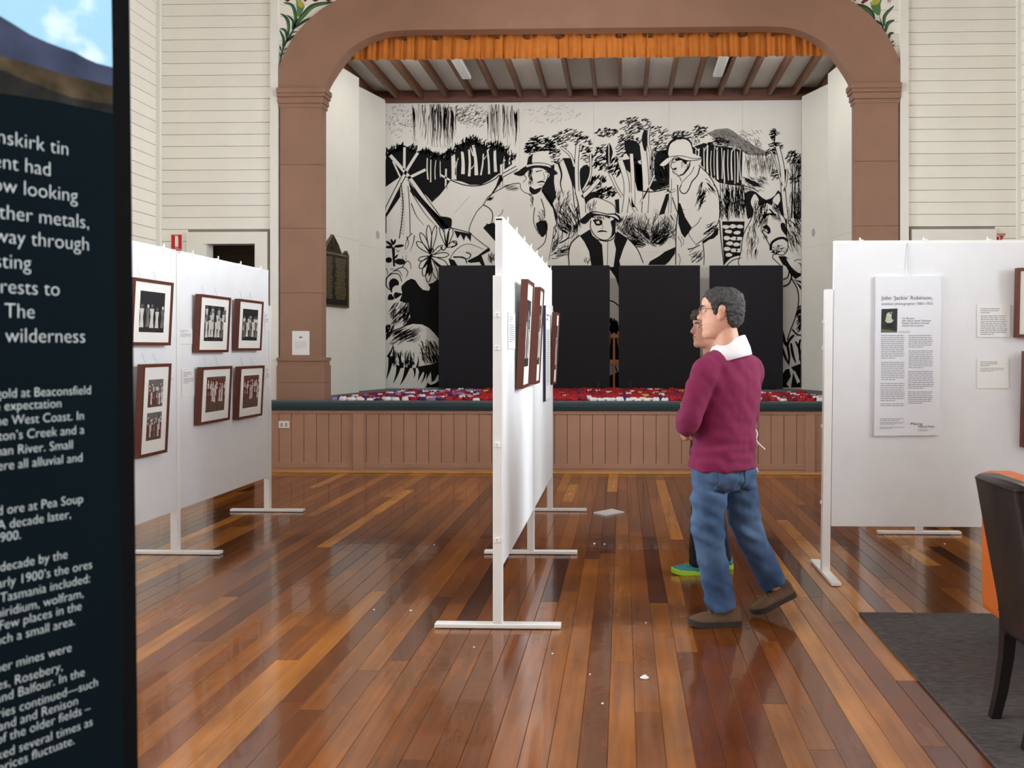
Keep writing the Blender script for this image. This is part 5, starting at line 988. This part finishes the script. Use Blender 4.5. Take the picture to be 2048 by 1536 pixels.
for k, (fy, fx, col, r, h) in enumerate(flowers[:300]):
    if col not in protos:
        m = MB(); flower_geo(m, 0, 0, .058, .04); protos[col] = m.mesh('crochet_flower', (0, 0, ZS), True); fixnormals(protos[col])
    o = link('crochet_flower', protos[col], None if protos[col].materials else FM[col]); o.location = (fx, fy, ZS); o.rotation_euler.z = random.uniform(0, 6); s = r / .058; o.scale = (s, s, h / .04)
    tag(o, col + ' crocheted flower lying on the stage carpet', 'flower', 'crocheted flowers on the stage')
m = MB(); keys = list(FM)
for k, (fy, fx, col, r, h) in enumerate(flowers[300:]): flower_geo(m, fx, fy, r, h, keys.index(col), k)
o = solo('crochet_flower_bed', m, [FM[k] for k in keys], 'mass of red and white crocheted flowers spread towards the back of the stage', 'flowers', smooth=True, org=(AX, 11.5, ZS)); o['kind'] = 'stuff'
# ------------------------------------------------------------------ rug, chairs, floor litter
rug = solo('floor_rug', MB().box(1.285, 3.9, .9, 4.80, .001, .014, ch=.004), mat('charcoal_rug', (88, 83, 82), 0.95, 0.4, 22, 0.9, 120, stretch=(1, 4, 1)), 'dark charcoal rug under the two chairs', 'rug', org=(2.6, 2.85, 0))
ORG = mat('orange_leather', (196, 98, 38), 0.42, 0.06, 6, 0.1, 120); DBR = mat('dark_brown_leather', (26, 19, 17), 0.38, 0.1, 6, 0.12, 140); LEGW = mat('dark_chair_leg', (20, 15, 13), 0.35, 0.1, 10)
ac = thing('orange_armchair', (2.2, 4.02, .014), 'boxy orange leather armchair behind the dark chair', 'armchair')
x0, x1, y0, y1 = 1.79, 2.58, 3.62, 4.44
part('backrest', MB().box(x0, x0 + .17, y0, y1, .15, .84, ch=.035), ORG, ac, smooth=False)
for a, b in ((y0, y0 + .15), (y1 - .15, y1)): part('armrest', MB().box(x0 + .172, x1, a, b, .15, .60, ch=.03), ORG, ac)
part('seat_base', MB().box(x0 + .172, x1 - .01, y0 + .152, y1 - .152, .15, .30, ch=.01), ORG, ac); part('seat_cushion', MB().box(x0 + .172, x1 + .01, y0 + .155, y1 - .155, .302, .44, ch=.04), ORG, ac)
for a in (x0 + .07, x1 - .1):
    for b in (y0 + .06, y1 - .11): part('leg', MB().box(a, a + .055, b, b + .055, .0145, .15, ch=.003), mat('grey_chair_leg', (58, 54, 52), 0.5), ac)
part('seam', MB().tube([(x0 - .001, 4.22, .82), (x0 - .002, 4.2, .5), (x0 - .001, 4.14, .17)], .003, 6), mat('orange_seam', (150, 70, 26), 0.5), ac)
dc = thing('dining_chair', (1.7, 3.33, .014), 'dark brown leather dining chair cut by the right edge of the picture', 'chair')
cy0, cy1 = 3.12, 3.49
def slab(path, th, w0, w1, y0, y1):
    """upright slab whose back edge follows path (x,z); extends to +x by th; narrows towards the bottom"""
    rings = []
    for k, (x, z) in enumerate(path):
        ins = w0 + (w1 - w0) * k / (len(path) - 1); a, b = y0 + ins, y1 - ins; r = .018
        rings.append([Vector(p) for p in ((x + r, a, z), (x + th - r, a, z), (x + th, a + r, z), (x + th, b - r, z), (x + th - r, b, z), (x + r, b, z), (x, b - r, z), (x, a + r, z))])
    return MB().loft(rings)
bk = smooth_curve([(1.400, .958), (1.380, .945), (1.383, .93), (1.405, .80), (1.437, .62), (1.465, .46), (1.472, .36)], 4)
part('backrest', slab([(p.x, p.y) for p in bk], .075, 0, .012, cy0, cy1), DBR, dc, smooth=True)
part('seat', MB().box(1.475, 1.955, cy0 + .0, cy1 - .0, .36, .48, ch=.025), DBR, dc)
for yy, xs_ in ((cy0 + .045, 0), (cy1 - .045, 0)):
    part('leg', MB().loft([[Vector((x + sx_ * w, yy + sy_ * w, z)) for sx_, sy_ in ((-1, -1), (1, -1), (1, 1), (-1, 1))] for x, z, w in ((1.50, .37, .024), (1.49, .25, .022), (1.47, .12, .02), (1.445, .0145, .018))]), LEGW, dc)
    part('leg', MB().loft([[Vector((x + sx_ * w, yy + sy_ * w, z)) for sx_, sy_ in ((-1, -1), (1, -1), (1, 1), (-1, 1))] for x, z, w in ((1.94, .37, .024), (1.945, .0145, .018))]), LEGW, dc)
part('seat_seam', MB().tube([(1.477, cy1 - .002, .42), (1.75, cy1 + .001, .42), (1.97, cy1 - .002, .42)], .003, 6), LEGW, dc)
# papers on the floor
c = [onZ(x, y) for x, y in ((1187, 1027), (1224, 1020), (1249, 1026), (1211, 1033))]
pp = MB().prism([(p.x, p.y) for p in c], lambda a, b, d: Vector((a, b, d)), .001, .012)
solo('paper_sheet', pp, PAPER, 'flat white sheet lying on the floor behind the middle stand', 'paper', org=c[0])
random.seed(4)
def scrap(px, py, r, lab):
    p = onZ(px, py); m = MB(); rings = []
    for k, (rr, z) in enumerate(((.5, 0), (1, .25), (.8, .6), (.3, .85))): rings.append([Vector((p.x + r * rr * random.uniform(.6, 1.25) * math.cos(a), p.y + r * rr * random.uniform(.6, 1.25) * math.sin(a), r * z * random.uniform(.7, 1.2))) for a in [j * .785 for j in range(8)]])
    m.loft(rings); solo('paper_scrap', m, PAPER, lab, 'paper scrap', 'paper scraps on the floor', org=(p.x, p.y, 0))
for q in ((1289, 1357, .018, 'largest crumpled white scrap on the floor in the foreground'), (1205, 1408, .006, 'tiny white scrap near the bottom middle of the floor'), (1292, 1246, .006, 'tiny white scrap left of the brown shoe'), (1189, 1088, .009, 'left one of two white flecks on the floor left of the green shoe'), (1209, 1089, .008, 'right one of two white flecks on the floor left of the green shoe'), (948, 1295, .006, 'tiny white scrap in front of the middle stand foot'), (1105, 1308, .006, 'tiny white scrap right of the middle stand foot'), (822, 1222, .009, 'white fleck on the floor left of the middle stand, nearest'), (748, 1220, .006, 'white fleck on the floor left of the middle stand, leftmost'), (868, 1090, .007, 'white fleck on the dark floor left of the middle stand'), (1889, 1088, .007, 'white fleck on the floor below the information board'), (1863, 1255, .006, 'white fleck on the rug near its far edge'), (1180, 1349, .005, 'tiny fleck on the floor between stand foot and large scrap')):
    if q[3].startswith('white fleck on the rug'):
        continue
    scrap(*q)
# ------------------------------------------------------------------ people
from mathutils.bvhtree import BVHTree
SKIN = mat('skin', (214, 160, 136), 0.5, 0.06, 30); 
def ell(c, a1, r1, a2, r2, n=24): return [Vector(c) + a1 * (r1 * math.cos(t)) + a2 * (r2 * math.sin(t)) for t in [2 * math.pi * k / n for k in range(n)]]
def limb(mb, pts, rad, n=16, sub=4, endcap=True):
    """tapering limb through joints"""
    V4 = [Vector((p[0], p[1], p[2], r)) for p, r in zip(pts, rad)]; out = []
    for i in range(len(V4) - 1):
        p0 = V4[max(i - 1, 0)]; p1 = V4[i]; p2 = V4[i + 1]; p3 = V4[min(i + 2, len(V4) - 1)]
        for k in range(sub):
            t = k / sub; out.append(.5 * ((2 * p1) + (p2 - p0) * t + (2 * p0 - 5 * p1 + 4 * p2 - p3) * t * t + (3 * p1 - p0 - 3 * p2 + p3) * t ** 3))
    out.append(V4[-1]); mb.tube([v.xyz for v in out], [v.w for v in out], n); mb.ball(out[0].xyz, out[0].w, out[0].w, out[0].w); endcap and mb.ball(out[-1].xyz, out[-1].w, out[-1].w, out[-1].w)
HEAD_TAB = [(0.000, .074, .000, .028), (.008, .088, -.020, .040), (.025, .095, -.045, .051), (.045, .089, -.070, .058), (.058, .094, -.082, .061), (.068, .093, -.088, .063), (.078, .095, -.092, .065), (.095, .089, -.097, .068), (.120, .086, -.103, .072), (.142, .086, -.106, .074), (.158, .092, -.107, .075), (.168, .096, -.107, .0755), (.190, .094, -.105, .076), (.212, .083, -.097, .072), (.230, .058, -.078, .058), (.241, .028, -.045, .036), (.245, .005, -.015, .012)]
def head_pt(z, phi, grow=0.0):
    for (z0, f0, b0, w0), (z1, f1, b1, w1) in zip(HEAD_TAB, HEAD_TAB[1:]):
        if z <= z1: break
    k = min(max((z - z0) / (z1 - z0), 0), 1); f, b, w = f0 + (f1 - f0) * k, b0 + (b1 - b0) * k, w0 + (w1 - w0) * k
    cx = (f + b) / 2; hx = (f - b) / 2; c, s = math.cos(phi), math.sin(phi); sg = lambda v, p: math.copysign(abs(v) ** p, v)
    x = cx + (hx + grow) * sg(c, .92); y = (w + grow) * sg(s, .88) * (1 - .14 * max(0, c) ** 2)
    return Vector((x, y, z))
def head_geo(mb, M, nose=1.0):
    n = 40; zs = []
    for (z0, *_), (z1, *_) in zip(HEAD_TAB, HEAD_TAB[1:]): zs += [z0, (z0 + z1) / 2]
    zs.append(HEAD_TAB[-1][0]); mb.loft([[M @ head_pt(z, 2 * math.pi * k / n) for k in range(n)] for z in zs])
    X, Y, Z = Vector((1, 0, 0)), Vector((0, 1, 0)), Vector((0, 0, 1))
    mb.loft([[M @ p for p in ell((cx, 0, z), X, hl, Y, hw, 16)] for z, cx, hl, hw in ((.160, .080, .012, .006), (.140, .086, .015 * nose, .008), (.118, .094, .021 * nose, .012), (.106, .098, .024 * nose, .016), (.098, .096, .021 * nose, .015), (.093, .090, .012, .010))])
    for s in (-1, 1):
        mb.loft([[M @ p for p in ell((-.012 - .012 * (z - .128) * 10, s * (.074 + .008 * k), z), X, hl, Y, .006, 12)] for z, hl, k in ((.094, .006, 0), (.104, .012, .3), (.118, .015, .6), (.135, .019, 1), (.150, .020, 1.2), (.160, .014, 1.1), (.165, .006, .8))])
    mb.loft([[M @ p for p in ell((-.022 - .007 * k, 0, .06 - .045 * k), X, .056 + .003 * k, Y, .054 + .003 * k, 24)] for k in range(5)])
def hair_geo(M, mask, thick, seed=0, amp=.006, freq=60):
    mb = MB(); nz, na = 70, 90; idx = {}; zs = [.02 + .2249 * (j / nz) for j in range(nz + 1)]
    def val(j, k):
        p = head_pt(zs[j], 2 * math.pi * k / na); m = mask(p); g = thick * min(1, max(m, 0) / .022)
        if g > 0: g += amp * noise.noise(p * freq + Vector((seed, 0, 0))) * min(1, m / .015) + amp * .5 * noise.noise(p * freq * 2.3)
        q = head_pt(zs[j], 2 * math.pi * k / na, max(g, -.001)); top = max(0, (zs[j] - .2) / .045); q.z += max(g, 0) * top * 1.0
        return m, M @ q
    for j in range(nz + 1):
        for k in range(na): idx[j, k] = val(j, k)
    vid = {}
    for j in range(nz):
        for k in range(na):
            q = [(j, k), (j, (k + 1) % na), (j + 1, (k + 1) % na), (j + 1, k)]
            if max(idx[i][0] for i in q) > 0:
                for i in q:
                    if i not in vid: vid[i] = len(mb.v); mb.v.append(tuple(idx[i][1]))
                mb.f.append(tuple(vid[i] for i in q)); mb.m.append(0)
    ring = [vid[nz, k] for k in range(na) if (nz, k) in vid]
    if len(ring) == na: mb.f.append(tuple(ring)); mb.m.append(0)
    return mb
def hand_geo(mb, w, d, n, side=1, size=1.0):
    """palm and five bent fingers from wrist w, pointing d, palm normal n"""
    d = d.normalized(); n = (n - d * n.dot(d)).normalized(); s = d.cross(n) * side
    mb.loft([ell(w + d * a * size, s, b * size, n, c * size, 14) for a, b, c in ((-.01, .026, .02), (.03, .036, .017), (.07, .04, .015), (.09, .037, .012))])
    for k, (o, L) in enumerate(((-.030, .065), (-.010, .078), (.011, .073), (.030, .058))):
        b = w + (d * .085 + s * o) * size; limb(mb, [b, b + (d * L * .45 + n * .004) * size, b + (d * L * .8 + n * .018) * size, b + (d * L + n * .03) * size], [.0095 * size, .009 * size, .0085 * size, .007 * size], 8, 3)
    b = w + (d * .025 - s * .03) * size; limb(mb, [b, b + (d * .03 - s * .02 + n * .01) * size, b + (d * .06 - s * .022 + n * .02) * size], [.012 * size, .0105 * size, .008 * size], 8, 3)
def mesh_part(name, me, material, parent, label=None):
    if not me.materials: me.materials.append(material)
    o = bpy.data.objects.new(name, me); COL.objects.link(o); o.parent = parent; WL[o] = WL[parent]; return tag(o, label)
def folds(me, off, fn):
    ns = [v.normal.copy() for v in me.vertices]; co = []
    for v, n in zip(me.vertices, ns): co += list(v.co + n * fn(v.co + off))
    me.vertices.foreach_set('co', co); me.update()
def shoe(root, heel, toe, z_heel, z_toe, up_mat, sole_mat, names=('shoe_upper', 'shoe_sole'), lace=None, hgt=1.0):
    heel = Vector(heel); toe = Vector(toe); f = (toe - heel); L = f.length; f.normalize(); up = Vector((0, 0, 1)); up = (up - f * f.dot(up)).normalized(); s = up.cross(f)
    P = lambda a, b, c: heel + f * a * L + s * b + up * c
    outl = [(0, 0), (.02, .028), (.15, .036), (.35, .036), (.55, .043), (.72, .048), (.88, .040), (.97, .022), (1, 0)]
    full = [(a, b) for a, b in outl] + [(a, -b) for a, b in reversed(outl[1:-1])]; full = [(p.x, p.y) for p in smooth_curve(full, 2, True)]
    sole = MB().prism(full, lambda a, b, d: P(a, b * 1.06, d + (.012 * max(0, a - .75) / .25)), .0, .028); part(names[1], sole, sole_mat, root)
    u = MB(); u.loft([[P(a, w * math.cos(t) * (1.0 if math.sin(t) < .3 else .85), .022 + max(0, h * hgt * math.sin(t))) for t in [2 * math.pi * k / 24 for k in range(24)]] for a, w, h in ((.015, .022, .055), (.05, .033, .078), (.18, .038, .088), (.32, .039, .085), (.45, .041, .068), (.6, .045, .054), (.75, .047, .045), (.88, .039, .036), (.96, .024, .024), (.985, .01, .01))])
    me = remesh(u, .004, names[0], 3, WL[root]); up_o = mesh_part(names[0], me, up_mat, root)
    if lace:
        for k in range(4):
            a = .40 + .08 * k; h = .024 + (.074 - .026 * k / 3.0) * hgt; part('lace', MB().tube([P(a, -.024, h - .012), P(a + .01, 0, h + .002), P(a, .024, h - .012)], .003, 6), lace, up_o)

def make_man():
    base = Vector((.55, 4.66, 0)); t = thing('person', base, 'man in magenta sweater and blue jeans standing with folded arms, looking left', 'person')
    f = Vector((-.68, .733, 0)).normalized(); up = Vector((0, 0, 1)); l = up.cross(f)
    hf = Vector((-.975, .22, 0)).normalized(); hl = up.cross(hf); tilt = Matrix.Rotation(math.radians(-2), 4, hl)
    S = 1.06; M = Matrix.Translation((.517, 4.62, 1.497)) @ Matrix(((hf.x * S, hl.x * S, 0, 0), (hf.y * S, hl.y * S, 0, 0), (0, 0, S, 0), (0, 0, 0, 1)))
    C = lambda z: Vector((.527 + .045 * min(1, max(0, (z - .85) / .4)) - .008 * max(0, (z - 1.3) / .15), 4.655, z))
    sl, el, wl = Vector((.438, 4.54, 1.332)), Vector((.338, 4.50, 1.055)), Vector((.335, 4.76, 1.085))
    sr, er, wr = Vector((.688, 4.78, 1.335)), Vector((.700, 4.93, 1.06)), Vector((.45, 4.925, 1.12))
    hipl, knl, anl = Vector((.455, 4.60, .84)), Vector((.447, 4.585, .46)), Vector((.520, 4.595, .085))
    hipr, knr, anr = Vector((.605, 4.715, .84)), Vector((.672, 4.735, .47)), Vector((.822, 4.775, .165))
    torso = ((.812, .204, .168), (.83, .204, .168), (.90, .190, .156), (1.0, .182, .142), (1.1, .184, .138), (1.2, .194, .138), (1.29, .202, .134), (1.36, .186, .118), (1.405, .145, .10), (1.44, .100, .088), (1.462, .088, .084))
    # body under the clothes, one continuous surface
    b = MB(); head_geo(b, M); k = .82
    b.loft([ell(C(z), l, w * k, f, d * k) for z, w, d in torso if .85 < z < 1.42]); b.loft([ell(C(z), l, w, f, d) for z, w, d in ((.74, .15, .115), (.82, .16, .122), (.88, .155, .12))])
    limb(b, [sl, (sl + el) / 2, el, (el + wl) / 2, wl], [.062, .05, .044, .042, .028]); limb(b, [sr, (sr + er) / 2, er, (er + wr) / 2, wr], [.062, .05, .044, .042, .028])
    limb(b, [hipl, (hipl + knl) / 2, knl, (knl + anl) / 2, anl], [.082, .074, .056, .052, .036]); limb(b, [hipr, (hipr + knr) / 2, knr, (knr + anr) / 2, anr], [.082, .074, .056, .052, .036])
    hand_geo(b, wl, Vector((.5, .8, .12)), Vector((.5, -.3, -.2)), 1); hand_geo(b, wr, Vector((-.85, -.45, .1)), Vector((.4, -.6, -.2)), -1)
    me = remesh(b, .0055, 'body', 2, base)
    inv = M.inverted()
    for v in me.vertices:          # eye sockets, mouth line and chin crease
        q = inv @ (v.co + base)
        if q.x > .03 and 0 < q.z < .2:
            for s in (-1, 1): v.co -= (M.to_3x3() @ Vector((1, 0, 0))) * .010 * math.exp(-(((q.y - s * .032) / .016) ** 2 + ((q.z - .143) / .010) ** 2))
            v.co -= (M.to_3x3() @ Vector((1, 0, 0))) * .005 * math.exp(-((q.z - .0685) / .003) ** 2) * math.exp(-(q.y / .026) ** 2)
    mesh_part('body', me, SKIN, t)
    # sweater
    b = MB(); b.loft([ell(C(z), l, w, f, d) for z, w, d in torso])
    limb(b, [sl, (sl + el) / 2 + Vector((-.012, -.01, 0)), el, (el + wl) / 2, wl], [.079, .067, .060, .054, .043]); limb(b, [sr, (sr + er) / 2, er, (er + wr) / 2, wr], [.083, .067, .060, .054, .043])
    limb(b, [C(1.385) + l * .03, (C(1.385) + sl) / 2 + up * .008, sl], [.075, .078, .076]); limb(b, [C(1.385) - l * .03, (C(1.385) + sr) / 2 + up * .008, sr], [.075, .078, .076]); me = remesh(b, .008, 'sweater', 9, base)
    def fold(p):
        k = .012 * noise.noise(Vector((p.x * 5, p.y * 5, p.z * 26))) * max(0, min(1, (1.12 - p.z) / .15))
        k += .009 * noise.noise(Vector(((p.x + p.z * .7) * 16, p.y * 8, (p.z - p.x * .8) * 5))) + .003 * noise.noise(p * 22)
        return k
    folds(me, base, fold)
    mesh_part('sweater', me, mat('magenta_knit', (120, 18, 68), 0.9, 0.08, 10, 0.25, 420, sheen=0.05), t)
    # collar
    nc = Vector((.560, 4.643, -.012)); rings = []
    for z, r, in ((1.425, .098), (1.455, .090), (1.482, .082), (1.502, .079), (1.500, .086), (1.478, .096), (1.440, .112), (1.402, .121), (1.396, .116)):
        rings.append([Vector((nc.x, nc.y, z + nc.z)) + hf * (r * 1.02 * math.cos(a)) + hl * (r * math.sin(a)) + up * (-.032 * math.cos(a) - .002) for a in [2 * math.pi * k / 36 for k in range(36)]])
    part('shirt_collar', MB().loft(rings, False), mat('white_shirt', (240, 236, 240), 0.8, 0.03, 10), t, smooth=True)
    # jeans
    b = MB(); b.loft([ell(C(z) + Vector((.0, 0, 0)), l, w, f, d) for z, w, d in ((.70, .13, .10), (.76, .172, .133), (.82, .172, .130), (.89, .160, .115))])
    gl, gr = C(.8) + l * .085 - f * .042, C(.8) - l * .085 - f * .042
    for g in (gl, gr): b.ball(g, .095, .095, .10)
    limb(b, [hipl, (hipl + knl) / 2, knl, (knl + anl) / 2, anl], [.095, .094, .082, .078, .076], endcap=False); limb(b, [hipr, (hipr + knr) / 2, knr, (knr + anr) / 2, anr], [.095, .094, .082, .078, .074], endcap=False)
    me = remesh(b, .008, 'jeans', 5, base)
    def jf(p):
        low = max(0, min(1, (.30 - p.z) / .2)); kn = math.exp(-((p.z - .5) / .1) ** 2); hp = math.exp(-((p.z - .72) / .08) ** 2)
        return (.008 + .012 * low + .010 * kn + .008 * hp) * noise.noise(Vector((p.x * 7, p.y * 7, p.z * 20 + p.x * 9))) + .002 * noise.noise(p * 30)
    folds(me, base, jf); jo = mesh_part('jeans', me, mat('blue_denim', (44, 72, 110), 0.85, scale=5, bump=0.3, bscale=500, detail=8, rgb2=(82, 110, 144), lo=.38, hi=.68), t)
    bv = BVHTree.FromPolygons([v.co + base for v in me.vertices], [tuple(p.vertices) for p in me.polygons])
    for s in (-1, 1):
        m = MB(); g = []; nu, nv = 8, 8
        for i in range(nu + 1):
            for j in range(nv + 1):
                u = (i / nu - .5) * .125; vz = .85 - .135 * j / nv - (.018 * (1 - abs(i / nu - .5) * 2) if j == nv else 0); o_ = C(vz) + l * (s * .085 + u) - f * .4
                hit = bv.ray_cast(o_, f); g.append((hit[0] - f * .0035) if hit[0] is not None else o_ + f * .28)
        m.add(g, [(i * (nv + 1) + j, (i + 1) * (nv + 1) + j, (i + 1) * (nv + 1) + j + 1, i * (nv + 1) + j + 1) for i in range(nu) for j in range(nv)])
        pk = part('back_pocket', m, mat('blue_denim_pocket', (64, 92, 128), 0.85, 0.2, 14, 0.3, 500), jo, smooth=True); pk.modifiers.new('t', 'SOLIDIFY').thickness = .003
    # shoes, hair, glasses, eyes
    brn, sol = mat('brown_suede', (98, 74, 52), 0.8, 0.2, 14, 0.3, 120), mat('dark_rubber_sole', (52, 48, 46), 0.8)
    lc = mat('brown_lace', (60, 42, 30), 0.8)
    shoe(t, (.622, 4.60, .001), (.338, 4.575, .001), 0, 0, brn, sol, lace=lc)
    shoe(t, (.945, 4.80, .105), (.700, 4.745, .004), 0, 0, brn, sol, lace=lc)
    def mk(p):
        x, y, z = p
        T = ((-.2, .050), (-.062, .052), (-.046, .075), (-.034, .13), (-.024, .158), (-.004, .156), (.008, .128), (.018, .116), (.026, .13), (.036, .168), (.05, .190), (.07, .206), (.2, .206)); zh = .2
        for (xa, za), (xb, zb) in zip(T, T[1:]):
            if xa <= x <= xb: zh = za + (zb - za) * (x - xa) / (xb - xa)
        return z - zh + .004 * noise.noise(p * 90)
    hm = mat('dark_grey_hair', (40, 38, 38), 0.6, scale=130, bump=0.8, bscale=260, stretch=(1, 1, .3), rgb2=(92, 90, 90), lo=.45, hi=.8)
    part('hair', hair_geo(M, mk, .013, 1), hm, t, smooth=True)
    eyes(M, t, mat('brow_grey', (74, 66, 62), 0.8)); 
    gm = mat('thin_metal_frame', (60, 50, 48), 0.3, metal=0.8); gl_ = MB()
    for s in (-1, 1):
        ring = [M @ Vector((.102 - .010 * abs(math.cos(a)) * 0, s * .034 + .024 * math.cos(a), .139 + .018 * math.sin(a))) for a in [k * math.pi / 10 for k in range(21)]]; gl_.tube(ring, .0011, 6)
        gl_.tube([M @ Vector(q) for q in ((.101, s * .058, .146), (.085, s * .073, .147), (.0, s * .084, .149), (-.02, s * .084, .145))], .0014, 6)
    gl_.tube([M @ Vector(q) for q in ((.102, -.010, .143), (.108, 0, .146), (.102, .010, .143))], .0012, 6)
    go = part('glasses', gl_, gm, t)
    for s in (-1, 1): part('lens', MB().add([M @ Vector((.102, s * .034 + .0235 * math.cos(a), .139 + .0175 * math.sin(a))) for a in [k * math.pi / 10 for k in range(20)]], [tuple(range(20))]), GLASS, go, fix=False)
    m = MB()
    for pts in ([(.715, 4.80, 1.02), (.735, 4.80, .985), (.728, 4.79, .95), (.745, 4.79, .925), (.775, 4.79, .897)], [(.715, 4.80, 1.0), (.722, 4.795, .95), (.74, 4.79, .92)]): m.tube(smooth_curve(pts, 4), .0045, 6)
    part('white_cord', m, PAPER, t, smooth=True)
    m = MB().tube(smooth_curve([(.705, 4.79, .86), (.715, 4.79, .83), (.738, 4.79, .775)], 4), .004, 6); part('white_cord', m, PAPER, t, smooth=True)
def eyes(M, t, bm):
    for s in (-1, 1):
        e = part('eye', MB().ball(M @ Vector((.0735, s * .032, .1425)), .0115, .0115, .0115), mat('eye_white', (226, 220, 214), 0.2), t, smooth=True)
        part('iris', MB().ball(M @ Vector((.0815, s * .032, .1425)), .0048, .0048, .0048, 10, 6), mat('iris_brown', (46, 34, 28), 0.2), e, smooth=True)
        part('eyebrow', MB().tube([M @ Vector(q) for q in ((.0925, s * .014, .1605), (.0900, s * .032, .1655), (.0780, s * .052, .1625))], [.003, .004, .002], 6), bm, t, smooth=True)
    part('lips', MB().tube([M @ Vector(q) for q in ((.079, -.023, .069), (.0935, -.011, .0695), (.0965, 0, .069), (.0935, .011, .0695), (.079, .023, .069))], [.001, .0035, .0045, .0035, .001], 8), mat('lip', (182, 112, 100), 0.5), t, smooth=True)
def make_woman():
    base = Vector((.56, 5.68, 0)); t = thing('person', base, 'woman in dark clothes and green running shoes standing behind the man', 'person')
    f = Vector((-.98, -.12, 0)).normalized(); up = Vector((0, 0, 1)); l = up.cross(f)
    hf = Vector((-.96, -.26, 0)).normalized(); hl = up.cross(hf)
    S = .97; M = Matrix.Translation((.545, 5.66, 1.452)) @ Matrix(((hf.x * S, hl.x * S, 0, 0), (hf.y * S, hl.y * S, 0, 0), (0, 0, S, 0), (0, 0, 0, 1)))
    C = lambda z: Vector((.565 + .01 * (z - .9), 5.68, z))
    torso = ((.80, .165, .125), (.9, .16, .12), (1.02, .145, .11), (1.15, .155, .12), (1.25, .165, .115), (1.31, .15, .095), (1.355, .10, .075), (1.40, .062, .060))
    sl, el, wl = C(1.29) + l * .15, C(1.02) + l * .20 + f * .03, C(.90) + l * .10 + f * .11
    sr, er, wr = C(1.29) - l * .15, C(1.02) - l * .20 + f * .03, C(.90) - l * .05 + f * .12
    hipl, knl, anl = C(.8) + l * .08, Vector((.50, 5.62, .44)), Vector((.475, 5.63, .08))
    hipr, knr, anr = C(.8) - l * .08, Vector((.60, 5.75, .44)), Vector((.665, 5.77, .08))
    def build(k, legs=True, arms=True, tor=True):
        b = MB()
        if tor: b.loft([ell(C(z), l, w * k, f, d * k) for z, w, d in torso])
        if arms:
            for a, e, w in ((sl, el, wl), (sr, er, wr)): limb(b, [a, (a + e) / 2, e, (e + w) / 2, w], [r * k for r in (.066, .055, .05, .044, .036)])
        if legs:
            b.loft([ell(C(z), l, w * k, f, d * k) for z, w, d in ((.70, .12, .1), (.76, .16, .13), (.86, .155, .12))])
            for a, e, w in ((hipl, knl, anl), (hipr, knr, anr)): limb(b, [a, (a + e) / 2, e, (e + w) / 2, w], [r * k for r in (.092, .08, .062, .058, .052)])
        return b
    b = build(.86); head_geo(b, M, .9); hand_geo(b, wl, f * .6 - l * .7 - up * .1, -f, 1, .92); hand_geo(b, wr, f * .5 + l * .8, -f, -1, .92)
    me = remesh(b, .0055, 'body', 2, base); inv = M.inverted()
    for v in me.vertices:
        q = inv @ (v.co + base)
        if q.x > .03 and 0 < q.z < .2:
            for s in (-1, 1): v.co -= hf * .009 * math.exp(-(((q.y - s * .032) / .016) ** 2 + ((q.z - .143) / .010) ** 2))
            v.co -= hf * .004 * math.exp(-((q.z - .0685) / .003) ** 2) * math.exp(-(q.y / .026) ** 2)
    mesh_part('body', me, SKIN, t)
    blk = mat('black_jacket_cloth', (22, 22, 28), 0.8, 0.15, 12, 0.2, 200)
    me = remesh(build(1, legs=False), .009, 'jacket', 5, base); folds(me, base, lambda p: .005 * noise.noise(Vector((p.x * 8, p.y * 8, p.z * 14)))); mesh_part('jacket', me, blk, t)
    me = remesh(build(1, arms=False, tor=False), .009, 'trousers', 5, base); folds(me, base, lambda p: .005 * noise.noise(Vector((p.x * 9, p.y * 9, p.z * 16)))); mesh_part('trousers', me, mat('navy_black_trousers', (20, 22, 30), 0.8, 0.15, 12), t)
    teal, lime = mat('teal_shoe_mesh', (48, 128, 132), 0.7, 0.2, 60, 0.3, 200), mat('lime_sole', (164, 206, 52), 0.6)
    shoe(t, (.565, 5.62, .001), (.312, 5.635, .001), 0, 0, teal, lime, lace=lime, hgt=.85); shoe(t, (.728, 5.775, .001), (.478, 5.79, .001), 0, 0, teal, lime, lace=lime, hgt=.85)
    def mk(p):
        x, y, z = p
        if x > .062: zh = .182
        elif x > .03: zh = .182 - (.062 - x) / .032 * .06
        else: zh = .075 if x > -.05 else .035
        return z - zh
    part('hair', hair_geo(M, mk, .026, 7, .012, 45), mat('brown_hair', (72, 54, 44), 0.6, 0.4, 80, 0.8, 240), t, smooth=True)
    eyes(M, t, mat('brow_brown', (80, 60, 48), 0.8))
make_man(); make_woman()
